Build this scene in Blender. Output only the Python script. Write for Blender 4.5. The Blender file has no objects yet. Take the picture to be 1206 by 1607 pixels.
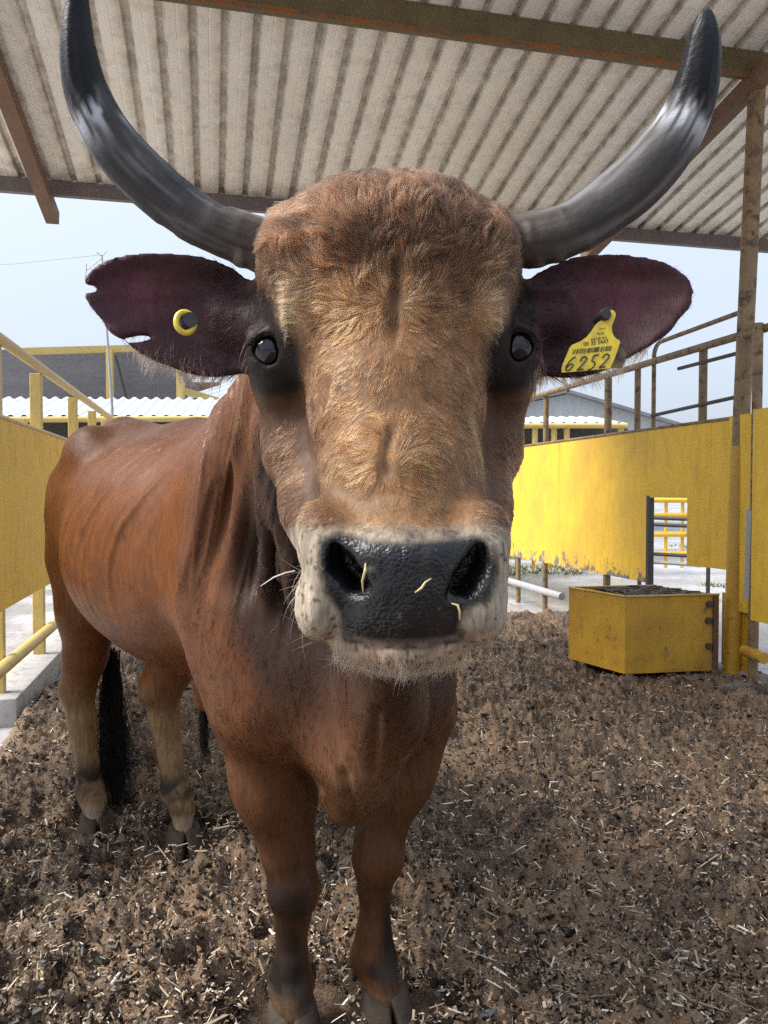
import bpy, bmesh, math, random
import numpy as np
from mathutils import Vector, Matrix
from mathutils.kdtree import KDTree

# ------------------------------------------------------------------ camera, sky, sun, exposure
scene = bpy.context.scene
CAM_Z, FPX, CX, CY = 1.30, 1200.0, 603.0, 803.5
PITCH = math.atan(33.5 / 1200.0)                 # looks a little down
cam_data = bpy.data.cameras.new('camera')
cam_data.sensor_fit = 'HORIZONTAL'
cam_data.sensor_width = 36.0
cam_data.lens = 36.0 * FPX / 1206.0
cam_data.clip_start = 0.02
cam_data.clip_end = 2000.0
cam = bpy.data.objects.new('camera', cam_data)
scene.collection.objects.link(cam)
cam.location = (0, 0, CAM_Z)
cam.rotation_euler = (math.pi / 2 - PITCH, 0, 0)
scene.camera = cam

SUN_EL, SUN_AZ = math.radians(48), math.radians(262)   # azimuth clockwise from +Y
world = bpy.data.worlds.new('World')
scene.world = world
world.use_nodes = True
wn, wl = world.node_tree.nodes, world.node_tree.links
wn.clear()
w_out = wn.new('ShaderNodeOutputWorld')
w_bg = wn.new('ShaderNodeBackground')
w_sky = wn.new('ShaderNodeTexSky')
w_sky.sky_type = 'NISHITA'
w_sky.sun_disc = False
w_sky.sun_elevation = SUN_EL
w_sky.sun_rotation = SUN_AZ
w_sky.air_density = 1.0
w_sky.dust_density = 3.0
w_sky.ozone_density = 1.0
w_hsv = wn.new('ShaderNodeHueSaturation')
w_hsv.inputs['Saturation'].default_value = 0.55      # overcast: paler than a clear sky
w_bg.inputs['Strength'].default_value = 0.12
wl.new(w_sky.outputs[0], w_hsv.inputs['Color'])
# cloud deck over most of the clear sky: the standard overcast sky (zenith brighter than horizon)
w_tc = wn.new('ShaderNodeTexCoord'); w_sep = wn.new('ShaderNodeSeparateXYZ')
wl.new(w_tc.outputs['Generated'], w_sep.inputs[0])
w_mr = wn.new('ShaderNodeMapRange'); w_mr.inputs[1].default_value = 0.0; w_mr.inputs[2].default_value = 1.0
w_mr.inputs[3].default_value = 0.30; w_mr.inputs[4].default_value = 1.0
wl.new(w_sep.outputs[2], w_mr.inputs[0])
w_cl = wn.new('ShaderNodeMix'); w_cl.data_type = 'RGBA'
w_cl.inputs[6].default_value = (0, 0, 0, 1); w_cl.inputs[7].default_value = (3.6, 4.1, 5.0, 1)
wl.new(w_mr.outputs[0], w_cl.inputs[0])
w_mx = wn.new('ShaderNodeMix'); w_mx.data_type = 'RGBA'; w_mx.inputs[0].default_value = 0.75
wl.new(w_hsv.outputs[0], w_mx.inputs[6]); wl.new(w_cl.outputs[2], w_mx.inputs[7])
wl.new(w_mx.outputs[2], w_bg.inputs['Color'])
wl.new(w_bg.outputs[0], w_out.inputs['Surface'])

sun_data = bpy.data.lights.new('sun', 'SUN')
sun_data.energy = 2.1
sun_data.angle = math.radians(30)
sun_data.color = (1.0, 0.95, 0.88)
sun = bpy.data.objects.new('sun', sun_data)
scene.collection.objects.link(sun)
sd = Vector((math.sin(SUN_AZ) * math.cos(SUN_EL), math.cos(SUN_AZ) * math.cos(SUN_EL), math.sin(SUN_EL)))
sun.rotation_euler = sd.to_track_quat('Z', 'Y').to_euler()

vs = scene.view_settings
vs.view_transform = 'Standard'
vs.look = 'None'
vs.exposure = 1.68
vs.gamma = 1.0
vs.use_curve_mapping = False
try:
    scene.cycles_curves.shape = 'RIBBONS'
except Exception:
    pass
scene.cycles.use_denoising = False
scene.cycles.max_bounces = 8
scene.cycles.diffuse_bounces = 5
scene.cycles.transparent_max_bounces = 8

rng = np.random.default_rng(7)
random.seed(7)

# ------------------------------------------------------------------ helpers: places
def W(px, py, Y):
    """point of the photograph at distance Y in front of the camera, in world metres"""
    x = (px - CX) / FPX
    z = -(py - CY) / FPX
    c, s = math.cos(PITCH), math.sin(PITCH)
    yy = c + z * s
    zz = -s + z * c
    k = Y / yy
    return np.array([x * k, Y, CAM_Z + zz * k])

def to_px(P):
    P = np.asarray(P)
    c, s = math.cos(PITCH), math.sin(PITCH)
    X, Yv, Z = P[:, 0], P[:, 1], P[:, 2] - CAM_Z
    dep = Yv * c - Z * s
    up = Yv * s + Z * c
    return CX + FPX * X / dep, CY - FPX * up / dep

DV = np.array([-0.2195, 0.9756]); CV = np.array([0.9756, 0.2195])
def F(c, d, z):
    """yard frame: c across the pen, d along the fences"""
    p = c * CV + d * DV
    return Vector((p[0], p[1], z))

# ------------------------------------------------------------------ helpers: objects
def link(o, parent=None):
    scene.collection.objects.link(o)
    if parent is not None:
        o.parent = parent
    return o

def thing(name, label, cat, loc=(0, 0, 0), group=None):
    o = bpy.data.objects.new(name, None)
    o.empty_display_size = 0.1
    o.location = loc
    o['label'] = label; o['category'] = cat
    if group: o['group'] = group
    return link(o)

def tag(o, label, cat, group=None):
    o['label'] = label; o['category'] = cat
    if group: o['group'] = group
    return o

def put(name, me, material=None, parent=None, kind=None, label=None):
    """link a mesh given in world coordinates (under its parent's base point)"""
    o = bpy.data.objects.new(name, me)
    if material is not None:
        me.materials.append(material)
    link(o, parent)
    if parent is not None:
        base = Vector((0, 0, 0)); q = parent
        while q is not None:
            base = base + Vector(q.location); q = q.parent
        if len(me.vertices):
            co = np.empty(len(me.vertices) * 3, np.float32)
            me.vertices.foreach_get('co', co)
            co = co.reshape(-1, 3) - np.array(base, np.float32)
            me.vertices.foreach_set('co', co.ravel()); me.update()
    if kind: o['kind'] = kind
    if label: o['label'] = label
    return o

def smooth(me, on=True):
    me.polygons.foreach_set('use_smooth', np.full(len(me.polygons), on, bool))
    me.update()

def mesh_np(name, V, faces_idx, n=4, sm=True):
    me = bpy.data.meshes.new(name)
    V = np.asarray(V, np.float32); Q = np.asarray(faces_idx, np.int32)
    me.vertices.add(len(V)); me.vertices.foreach_set('co', V.ravel())
    me.loops.add(Q.size); me.loops.foreach_set('vertex_index', Q.ravel())
    me.polygons.add(len(Q))
    me.polygons.foreach_set('loop_start', np.arange(0, Q.size, n, dtype=np.int32))
    me.update(calc_edges=True); me.validate()
    smooth(me, bool(sm))
    return me

def add_color(me, name, C):
    a = me.attributes.new(name, 'FLOAT_COLOR', 'POINT')
    A = np.ones((len(C), 4), np.float32); A[:, :3] = C
    a.data.foreach_set('color', A.ravel())

def add_float(me, name, v):
    a = me.attributes.new(name, 'FLOAT', 'POINT')
    a.data.foreach_set('value', np.asarray(v, np.float32))

class MB:
    """collects boxes, tubes and prisms into one mesh"""
    def __init__(self): self.bm = bmesh.new()
    def box(self, p0, p1, w, h, up=(0, 0, 1), bevel=0.0):
        """bar from p0 to p1 with section w (sideways) x h (along up)"""
        p0, p1 = Vector(p0), Vector(p1)
        ax = (p1 - p0).normalized()
        up = Vector(up); side = ax.cross(up)
        if side.length < 1e-5: side = ax.cross(Vector((1, 0, 0)))
        side.normalize(); u2 = side.cross(ax).normalized()
        vs_ = []
        for p in (p0, p1):
            for a, b in ((-1, -1), (1, -1), (1, 1), (-1, 1)):
                vs_.append(self.bm.verts.new(p + side * a * w / 2 + u2 * b * h / 2))
        f = [(3, 2, 1, 0), (4, 5, 6, 7), (0, 1, 5, 4), (1, 2, 6, 5), (2, 3, 7, 6), (3, 0, 4, 7)]
        fs = [self.bm.faces.new([vs_[i] for i in q]) for q in f]
        if bevel > 0:
            es = list({e for fc in fs for e in fc.edges})
            bmesh.ops.bevel(self.bm, geom=es, offset=bevel, segments=2, affect='EDGES', profile=0.5)
        return self
    def tube(self, pts, r, n=12, caps=True):
        pts = [Vector(p) for p in pts]
        rs = r if isinstance(r, (list, tuple, np.ndarray)) else [r] * len(pts)
        rings = []; prev = None
        for i, p in enumerate(pts):
            a = pts[min(i + 1, len(pts) - 1)] - pts[max(i - 1, 0)]
            a.normalize()
            if prev is None:
                ref = Vector((0, 0, 1)) if abs(a.z) < 0.9 else Vector((1, 0, 0))
                s = a.cross(ref).normalized()
            else:
                s = (prev - a * prev.dot(a)).normalized()
            prev = s; t = a.cross(s)
            rings.append([self.bm.verts.new(p + (s * math.cos(q) + t * math.sin(q)) * rs[i])
                          for q in [2 * math.pi * k / n for k in range(n)]])
        for A, B in zip(rings, rings[1:]):
            for k in range(n):
                self.bm.faces.new((A[k], A[(k + 1) % n], B[(k + 1) % n], B[k]))
        if caps:
            self.bm.faces.new(rings[0][::-1]); self.bm.faces.new(rings[-1])
        return self
    def prism(self, poly, ext):
        """polygon (list of points) extruded by the vector ext"""
        ext = Vector(ext)
        a = [self.bm.verts.new(Vector(p)) for p in poly]
        b = [self.bm.verts.new(Vector(p) + ext) for p in poly]
        n = len(a)
        self.bm.faces.new(a); self.bm.faces.new(b[::-1])
        for k in range(n):
            self.bm.faces.new((a[k], b[k], b[(k + 1) % n], a[(k + 1) % n]))
        return self
    def mesh(self, name, sm=False):
        bmesh.ops.recalc_face_normals(self.bm, faces=self.bm.faces)
        me = bpy.data.meshes.new(name); self.bm.to_mesh(me); self.bm.free()
        if sm:
            smooth(me)
            try: me.set_sharp_from_angle(angle=math.radians(40))
            except Exception: pass
        return me

# ------------------------------------------------------------------ helpers: noise
def _hash(i, j, k, seed):
    h = (i.astype(np.int64) * 374761393 + j.astype(np.int64) * 668265263 + k.astype(np.int64) * 2147483647 + seed * 1274126177) & 0xFFFFFFFF
    h = ((h ^ (h >> 13)) * 1274126177) & 0xFFFFFFFF
    h = h ^ (h >> 16)
    return (h & 0xFFFF).astype(np.float32) / 32767.5 - 1.0

def vnoise(P, seed=0):
    """value noise in [-1,1] at points P (N,3), already scaled by frequency"""
    P = np.asarray(P, np.float64)
    i0 = np.floor(P).astype(np.int64); f = P - i0
    f = f * f * f * (f * (f * 6 - 15) + 10)
    r = 0
    for a in (0, 1):
        wa = f[:, 0] if a else 1 - f[:, 0]
        for b in (0, 1):
            wb = f[:, 1] if b else 1 - f[:, 1]
            for c in (0, 1):
                wc = f[:, 2] if c else 1 - f[:, 2]
                r = r + wa * wb * wc * _hash(i0[:, 0] + a, i0[:, 1] + b, i0[:, 2] + c, seed)
    return r

def fbm(P, seed=0, oct=4, gain=0.5):
    a, s, n = 1.0, 0, 0
    for o in range(oct):
        s = s + a * vnoise(P * (2.03 ** o) + 17.1 * o, seed + o); n += a; a *= gain
    return s / n

def sstep(a, b, x):
    t = np.clip((x - a) / (b - a), 0, 1)
    return t * t * (3 - 2 * t)

# ------------------------------------------------------------------ helpers: materials
def new_mat(name):
    m = bpy.data.materials.new(name); m.use_nodes = True
    nt = m.node_tree
    b = nt.nodes['Principled BSDF']
    return m, nt, b

def N(nt, t, **kw):
    n = nt.nodes.new(t)
    for k, v in kw.items():
        if k in n.inputs: n.inputs[k].default_value = v
        else: setattr(n, k, v)
    return n

def noise_mask(nt, scale, lo, hi, detail=6, rough=0.6, coord='Object', stretch=None):
    tc = N(nt, 'ShaderNodeTexCoord')
    src = tc.outputs[coord]
    if stretch:
        mp = N(nt, 'ShaderNodeMapping'); mp.inputs['Scale'].default_value = stretch
        nt.links.new(src, mp.inputs['Vector']); src = mp.outputs[0]
    n = N(nt, 'ShaderNodeTexNoise', Scale=scale, Detail=detail, Roughness=rough)
    nt.links.new(src, n.inputs['Vector'])
    r = N(nt, 'ShaderNodeMapRange'); r.inputs[1].default_value = lo; r.inputs[2].default_value = hi
    nt.links.new(n.outputs[0], r.inputs[0])
    return r.outputs[0]

def mix(nt, fac, a, b):
    m = N(nt, 'ShaderNodeMix', data_type='RGBA')
    for sock, v in ((m.inputs[0], fac), (m.inputs[6], a), (m.inputs[7], b)):
        if hasattr(v, 'links') or hasattr(v, 'is_linked'): nt.links.new(v, sock)
        elif isinstance(v, tuple): sock.default_value = (*v, 1)
        else: sock.default_value = v
    return m.outputs[2]

def math_n(nt, op, a, b=None):
    m = N(nt, 'ShaderNodeMath', operation=op)
    for i, v in enumerate((a, b)):
        if v is None: continue
        if hasattr(v, 'is_linked'): nt.links.new(v, m.inputs[i])
        else: m.inputs[i].default_value = v
    return m.outputs[0]

def bump(nt, b, height, strength=0.3, dist=0.01):
    bp = N(nt, 'ShaderNodeBump'); bp.inputs['Strength'].default_value = strength; bp.inputs['Distance'].default_value = dist
    nt.links.new(height, bp.inputs['Height']); nt.links.new(bp.outputs[0], b.inputs['Normal'])

def wall_wear(nt, c):
    """rust runs, mud splashes near the ground and scuffs on sheet metal"""
    runs = math_n(nt, 'MULTIPLY', noise_mask(nt, 5.5, 0.56, 0.74, detail=8, stretch=(1, 1, 0.06)), noise_mask(nt, 1.1, 0.42, 0.62))
    c = mix(nt, math_n(nt, 'MULTIPLY', runs, 0.75), c, (0.20, 0.095, 0.03))
    g = N(nt, 'ShaderNodeNewGeometry'); sx = N(nt, 'ShaderNodeSeparateXYZ'); nt.links.new(g.outputs['Position'], sx.inputs[0])
    mr = N(nt, 'ShaderNodeMapRange'); mr.inputs[1].default_value = 1.35; mr.inputs[2].default_value = 0.4; mr.inputs[3].default_value = -0.34; mr.inputs[4].default_value = 0.04
    nt.links.new(sx.outputs[2], mr.inputs[0])
    sp = math_n(nt, 'ADD', noise_mask(nt, 13, 0.3, 0.8, detail=9, rough=0.75), mr.outputs[0])
    st = N(nt, 'ShaderNodeMapRange'); st.inputs[1].default_value = 0.60; st.inputs[2].default_value = 0.70; nt.links.new(sp, st.inputs[0])
    c = mix(nt, math_n(nt, 'MULTIPLY', st.outputs[0], 0.7), c, (0.13, 0.095, 0.055))
    return mix(nt, math_n(nt, 'MULTIPLY', noise_mask(nt, 45, 0.62, 0.72, detail=3, stretch=(1, 1, 3)), 0.6), c, (0.30, 0.20, 0.08))

def worn_paint(name, base, var, rust, rust_lo=0.62, rust_hi=0.75, scale=3.0, rough=0.42, low_z=None, metal=0.0, wear=False):
    """paint over metal: patchy colour, rust specks, scuffed lower edge (low_z = (z0, z1))"""
    m, nt, b = new_mat(name)
    c = mix(nt, noise_mask(nt, scale, 0.35, 0.7), base, var)
    c = mix(nt, noise_mask(nt, scale * 9, 0.45, 0.8, stretch=(1, 1, 0.25)), c, tuple(v * 0.72 for v in base))
    rm = noise_mask(nt, scale * 2.2, rust_lo, rust_hi, detail=10, rough=0.72)
    c = mix(nt, rm, c, rust)
    if low_z:
        g = N(nt, 'ShaderNodeNewGeometry'); sx = N(nt, 'ShaderNodeSeparateXYZ')
        nt.links.new(g.outputs['Position'], sx.inputs[0])
        mr = N(nt, 'ShaderNodeMapRange'); mr.inputs[1].default_value = low_z[0]; mr.inputs[2].default_value = low_z[1]
        mr.inputs[3].default_value = 0.34; mr.inputs[4].default_value = -0.42
        nt.links.new(sx.outputs[2], mr.inputs[0])
        nz = noise_mask(nt, 7.0, 0.3, 0.7, detail=9, rough=0.7, stretch=(1.2, 1.2, 0.9))
        pm = math_n(nt, 'ADD', nz, mr.outputs[0])
        st = N(nt, 'ShaderNodeMapRange'); st.inputs[1].default_value = 0.62; st.inputs[2].default_value = 0.72
        nt.links.new(pm, st.inputs[0])
        c = mix(nt, st.outputs[0], c, mix(nt, noise_mask(nt, 22, 0.35, 0.65), (0.12, 0.095, 0.075), (0.24, 0.21, 0.185)))
    if wear: c = wall_wear(nt, c)
    nt.links.new(c, b.inputs['Base Color'])
    b.inputs['Metallic'].default_value = metal
    rr = math_n(nt, 'ADD', math_n(nt, 'MULTIPLY', rm, 0.35), rough)
    nt.links.new(rr, b.inputs['Roughness'])
    hgt = noise_mask(nt, 30, 0.2, 0.8)
    if wear: hgt = math_n(nt, 'ADD', hgt, math_n(nt, 'MULTIPLY', noise_mask(nt, 2.6, 0.2, 0.8, detail=2), 6.0))
    bump(nt, b, hgt, 0.16, 0.006)
    return m

YEL = (0.80, 0.50, 0.035)
M_panel = worn_paint('yellow_sheet_paint', YEL, (0.56, 0.34, 0.05), (0.16, 0.085, 0.04), 0.70, 0.8, 2.0, 0.6, low_z=(0.47, 0.86), wear=True)
M_panel_clean = worn_paint('yellow_sheet_paint_clean', YEL, (0.74, 0.455, 0.04), (0.2, 0.11, 0.05), 0.68, 0.80, 2.0, 0.62, wear=True)
M_pipe = worn_paint('pale_yellow_pipe_paint', (0.58, 0.43, 0.13), (0.50, 0.36, 0.10), (0.13, 0.08, 0.05), 0.60, 0.72, 6.0, 0.45)
M_oldpipe = worn_paint('weathered_pipe_paint', (0.25, 0.165, 0.070), (0.16, 0.10, 0.055), (0.07, 0.042, 0.028), 0.50, 0.64, 7.0, 0.5)
M_trough = worn_paint('trough_paint', (0.54, 0.31, 0.025), (0.38, 0.20, 0.025), (0.12, 0.065, 0.035), 0.60, 0.74, 3.0, 0.45, wear=True)
M_rust = worn_paint('rusty_steel', (0.16, 0.085, 0.045), (0.10, 0.055, 0.035), (0.26, 0.12, 0.04), 0.55, 0.7, 6.0, 0.7)
M_purlin = worn_paint('stained_purlin_paint', (0.13, 0.097, 0.040), (0.08, 0.06, 0.028), (0.17, 0.075, 0.025), 0.55, 0.68, 5.0, 0.6)
M_rustlip = worn_paint('rust_flaked_edge', (0.13, 0.10, 0.06), (0.10, 0.06, 0.035), (0.24, 0.085, 0.02), 0.42, 0.55, 8.0, 0.75)
M_eave = worn_paint('eave_channel_paint', (0.16, 0.13, 0.12), (0.12, 0.09, 0.08), (0.15, 0.07, 0.03), 0.6, 0.72, 5.0, 0.6)
M_zinc = worn_paint('galvanised_roofing', (0.62, 0.64, 0.67), (0.52, 0.54, 0.57), (0.35, 0.30, 0.26), 0.72, 0.85, 1.5, 0.4, metal=0.2)
M_dark = worn_paint('dark_steel_and_shade', (0.04, 0.038, 0.036), (0.06, 0.05, 0.045), (0.10, 0.06, 0.04), 0.6, 0.75, 8.0, 0.55)
M_wire = worn_paint('grate_wire', (0.15, 0.13, 0.11), (0.10, 0.085, 0.07), (0.13, 0.07, 0.04), 0.5, 0.7, 9.0, 0.5)
M_grey = worn_paint('grey_steel', (0.36, 0.36, 0.36), (0.28, 0.28, 0.29), (0.18, 0.13, 0.10), 0.66, 0.8, 6.0, 0.45)
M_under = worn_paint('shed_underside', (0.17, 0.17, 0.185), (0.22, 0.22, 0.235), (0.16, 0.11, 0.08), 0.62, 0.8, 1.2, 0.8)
M_render = worn_paint('grey_wall_render', (0.42, 0.44, 0.45), (0.36, 0.38, 0.38), (0.26, 0.26, 0.25), 0.6, 0.8, 0.6, 0.9)

def mat_roof():
    m, nt, b = new_mat('corrugated_roof_metal')
    c = mix(nt, noise_mask(nt, 1.6, 0.35, 0.7), (0.86, 0.82, 0.73), (0.77, 0.72, 0.63))
    c = mix(nt, noise_mask(nt, 14, 0.5, 0.85, stretch=(1, 1, 1)), c, (0.56, 0.51, 0.43))
    oi = N(nt, 'ShaderNodeObjectInfo'); c = mix(nt, math_n(nt, 'MULTIPLY', oi.outputs['Random'], 0.35), c, (0.50, 0.46, 0.40))
    at = N(nt, 'ShaderNodeAttribute'); at.attribute_name = 'rib_tone'
    gm = math_n(nt, 'MULTIPLY', at.outputs['Fac'], noise_mask(nt, 9, 0.25, 0.65))
    c = mix(nt, gm, c, (0.17, 0.125, 0.085))
    nt.links.new(c, b.inputs['Base Color'])
    b.inputs['Roughness'].default_value = 0.5
    return m
M_roof = mat_roof()

def mat_concrete(name, a, bcol, rough_lo, rough_hi):
    m, nt, b = new_mat(name)
    c = mix(nt, noise_mask(nt, 1.3, 0.3, 0.7), a, bcol)
    c = mix(nt, noise_mask(nt, 12, 0.5, 0.75, detail=10, rough=0.7), c, tuple(v * 0.35 for v in a))
    nt.links.new(c, b.inputs['Base Color'])
    mr = N(nt, 'ShaderNodeMapRange'); mr.inputs[3].default_value = rough_lo; mr.inputs[4].default_value = rough_hi
    nt.links.new(noise_mask(nt, 0.8, 0.46, 0.58), mr.inputs[0])
    nt.links.new(mr.outputs[0], b.inputs['Roughness'])
    bump(nt, b, noise_mask(nt, 25, 0.2, 0.8, detail=10), 0.35, 0.012)
    return m
M_yard = mat_concrete('wet_yard_concrete', (0.46, 0.455, 0.46), (0.33, 0.32, 0.32), 0.06, 0.55)
M_foot = mat_concrete('dirty_footing_concrete', (0.20, 0.165, 0.135), (0.13, 0.105, 0.085), 0.8, 0.95)
M_curb = mat_concrete('curb_concrete', (0.42, 0.41, 0.40), (0.34, 0.33, 0.31), 0.75, 0.95)

def mat_bedding():
    m, nt, b = new_mat('bedding_soil')
    at = N(nt, 'ShaderNodeAttribute'); at.attribute_name = 'col'
    c = mix(nt, noise_mask(nt, 120, 0.5, 0.72, detail=4), at.outputs['Color'], (0.26, 0.185, 0.125))
    nt.links.new(c, b.inputs['Base Color'])
    nt.links.new(math_n(nt, 'ADD', math_n(nt, 'MULTIPLY', noise_mask(nt, 2.5, 0.35, 0.65), 0.4), 0.32), b.inputs['Roughness'])
    bump(nt, b, noise_mask(nt, 160, 0.1, 0.9, detail=6), 0.9, 0.012)
    return m
M_bed = mat_bedding()

def mat_attr(name, rough=0.6, spec=0.5):
    m, nt, b = new_mat(name)
    at = N(nt, 'ShaderNodeAttribute'); at.attribute_name = 'col'
    nt.links.new(at.outputs['Color'], b.inputs['Base Color'])
    b.inputs['Roughness'].default_value = rough
    b.inputs['Specular IOR Level'].default_value = spec
    return m
M_litter = mat_attr('straw_and_chips', 0.8, 0.1)

# ================================================================== SETTING
# ---- yard: one big sheet
me = MB(); R_ = 600
me.bm.faces.new([me.bm.verts.new(p) for p in ((-R_, -R_, 0), (R_, -R_, 0), (R_, R_, 0), (-R_, R_, 0))])
o = put('yard_ground', me.mesh('yard_ground'), M_yard); o['kind'] = 'structure'
o['label'] = 'wet grey concrete yard beyond the pen'

# ---- bedding inside the pen
_g = np.random.default_rng(88)
PRINTS = [(_g.uniform(-0.62, 0.62) * (yy_ + 0.4) * 1.1, yy_, _g.uniform(0, 6.28), _g.uniform(0.8, 1.2)) for yy_ in 1.5 * (6.5 / 1.5) ** _g.random(90)]
def bed_height(X, Y):
    P = np.stack([X, Y, np.zeros_like(X)], 1)
    h = 0.034 + 0.050 * fbm(P * 2.2, 11, 3) + 0.035 * fbm(P * 5.0, 12, 3)
    r = 1 - np.abs(fbm(P * np.array([6.0, 9.0, 1]), 23, 4))
    h += 0.070 * (r - 0.6)
    r2 = 1 - np.abs(fbm(P * 22, 31, 3))
    h += 0.026 * (r2 - 0.6)
    h += 0.055 * fbm(P * 11, 91, 4, 0.68) + 0.032 * fbm(P * 27, 95, 3, 0.7)
    h += 0.010 * vnoise(P * 62, 5)
    pit = sstep(0.35, 0.6, vnoise(P * np.array([4.5, 4.0, 1]), 77))
    h -= 0.030 * pit
    for (hx, hy, ha, hs) in PRINTS:                      # hoof prints with a pushed-up rim
        ca, sa = math.cos(ha), math.sin(ha)
        u = ((X - hx) * ca + (Y - hy) * sa) / (0.075 * hs); v = (-(X - hx) * sa + (Y - hy) * ca) / (0.058 * hs)
        q = u * u + v * v
        m = q < 6
        h = h + np.where(m, -0.042 * np.exp(-q ** 2 * 1.2) + 0.020 * np.exp(-((np.sqrt(q) - 1.35) / 0.35) ** 2), 0)
    return np.maximum(h, 0.006)
xs_ = np.arange(-3.0, 5.0, 0.0088)
ys_ = list(np.arange(-9.0, 0.55, 0.2)) + [0.6]  # unseen floor behind the camera, added to cut bounce light and eye reflections
while ys_[-1] < 8.3: ys_.append(ys_[-1] + max(0.0070, 0.0036 * ys_[-1]))
ys_ = np.array(ys_)
Xg, Yg = np.meshgrid(xs_, ys_)
X1, Y1 = Xg.ravel(), Yg.ravel()
hb = bed_height(X1, Y1)
c1 = X1 * CV[0] + Y1 * CV[1]; d1 = X1 * DV[0] + Y1 * DV[1]
P2 = np.stack([X1, Y1, np.zeros_like(X1)], 1)
edge = fbm(P2 * 1.2, 41, 4)
fade = sstep(7.6, 6.4, d1 + 0.9 * edge) * sstep(-1.12, -0.95, c1) * sstep(3.75, 3.45, c1 + 0.1 * edge)
zb = -0.03 + (hb + 0.035) * fade
# trodden hollows round the feet
for (fx_, fy_) in ((-0.215, 1.80), (0.01, 1.84), (-1.07, 2.84), (-0.70, 2.72)):
    rr_ = np.hypot(X1 - fx_, Y1 - fy_ + 0.03); k_ = sstep(0.24, 0.11, rr_)
    zb = zb * (1 - k_) + 0.002 * k_
Cb = np.empty((len(X1), 3), np.float32)
base = np.array([0.108, 0.066, 0.039]); lt = np.array([0.34, 0.215, 0.125]); dk = np.array([0.014, 0.010, 0.008])
m1 = 0.75 * sstep(0.05, 0.45, fbm(P2 * 3.1, 51, 4))[:, None]
m2 = sstep(0.05, 0.45, fbm(P2 * 17, 61, 3))[:, None]
m3 = sstep(0.1, 0.5, fbm(P2 * 42, 71, 2))[:, None]
Cb[:] = base
Cb[:] = Cb * (1 - 0.8 * m1) + lt * 0.8 * m1
Cb[:] = Cb * (1 - 0.8 * m2) + dk * 0.8 * m2
m4 = sstep(0.08, 0.30, fbm(P2 * np.array([2.0, 2.6, 1]) + 31, 53, 4, 0.6))[:, None]      # damp dung patches
Cb[:] = Cb * (1 - 0.72 * m4) + np.array([0.034, 0.024, 0.017]) * 0.72 * m4
Cb[:] = Cb * (1 - 0.5 * m3) + lt * 1.2 * 0.5 * m3
nx_, ny_ = len(xs_), len(ys_)
idx = np.arange(nx_ * ny_).reshape(ny_, nx_)
Q = np.stack([idx[:-1, :-1], idx[:-1, 1:], idx[1:, 1:], idx[1:, :-1]], -1).reshape(-1, 4)
keep = (zb[Q] > -0.029).any(1) & ((np.abs(X1[Q[:, 0]]) < 0.62 * np.maximum(Y1[Q[:, 0]], 0) + 0.9) | (Y1[Q[:, 0]] < 0.6))
Q = Q[keep]
me = mesh_np('bedding', np.stack([X1, Y1, zb], 1), Q)
add_color(me, 'col', Cb)
o = put('bedding_ground', me, M_bed); o['kind'] = 'structure'
o['label'] = 'trampled dark brown dung and straw floor of the pen'

# ---- loose straw, chips and clods (nobody could count them)
def litter(n, ymin, ymax, lmin, lmax, wmin, wmax, palette, seed, flat=0.35):
    g = np.random.default_rng(seed)
    Yp = ymin * (ymax / ymin) ** g.random(n)
    Xp = (g.random(n) - 0.5) * 1.25 * Yp
    c_ = Xp * CV[0] + Yp * CV[1]; d_ = Xp * DV[0] + Yp * DV[1]
    ok = (c_ > -1.0) & (c_ < 3.4) & (d_ < 6.8)
    for (fx_, fy_) in ((-0.215, 1.80), (0.01, 1.84), (-1.07, 2.84), (-0.70, 2.72)):
        ok &= np.hypot(Xp - fx_, Yp - fy_ + 0.03) > 0.115
    Xp, Yp = Xp[ok], Yp[ok]; n = len(Xp)
    L = lmin + (lmax - lmin) * g.random(n) ** 2; Wd = wmin + (wmax - wmin) * g.random(n) ** 2; T = Wd * (0.35 + 0.5 * g.random(n))
    yaw = g.random(n) * 2 * np.pi; pit = g.normal(0, flat, n); rol = g.normal(0, 0.6, n)
    ax = np.stack([np.cos(yaw) * np.cos(pit), np.sin(yaw) * np.cos(pit), np.sin(pit)], 1)
    sd_ = np.stack([-np.sin(yaw), np.cos(yaw), np.zeros(n)], 1)
    up = np.cross(ax, sd_)
    s2 = sd_ * np.cos(rol)[:, None] + up * np.sin(rol)[:, None]
    u2 = np.cross(ax, s2)
    Cn = np.stack([Xp, Yp, bed_height(Xp, Yp) + 0.004 + T * 0.3 + 0.25 * L * np.abs(np.sin(pit))], 1)
    corners = []
    for a in (-1, 1):
        for b, e in ((-1, -1), (1, -1), (1, 1), (-1, 1)):
            j1 = 1 + 0.35 * (g.random(n) - 0.5); j2 = 1 + 0.5 * (g.random(n) - 0.5); j3 = 1 + 0.5 * (g.random(n) - 0.5)
            corners.append(Cn + ax * (a * L / 2 * j1)[:, None] + s2 * (b * Wd / 2 * j2)[:, None] + u2 * (e * T / 2 * j3)[:, None])
    V = np.stack(corners, 1).reshape(-1, 3)
    f = np.array([(3, 2, 1, 0), (4, 5, 6, 7), (0, 1, 5, 4), (1, 2, 6, 5), (2, 3, 7, 6), (3, 0, 4, 7)])
    Q = (np.arange(n)[:, None, None] * 8 + f[None]).reshape(-1, 4)
    pal = np.array(palette)[g.integers(0, len(palette), n)] * (0.6 + 0.7 * g.random((n, 1)))
    return V, Q, np.repeat(pal, 8, 0)
def join_parts(parts):
    V, Q, C = [], [], []; k = 0
    for v, q, c in parts:
        V.append(v); Q.append(q + k); C.append(c); k += len(v)
    return np.concatenate(V), np.concatenate(Q), np.concatenate(C)
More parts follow.
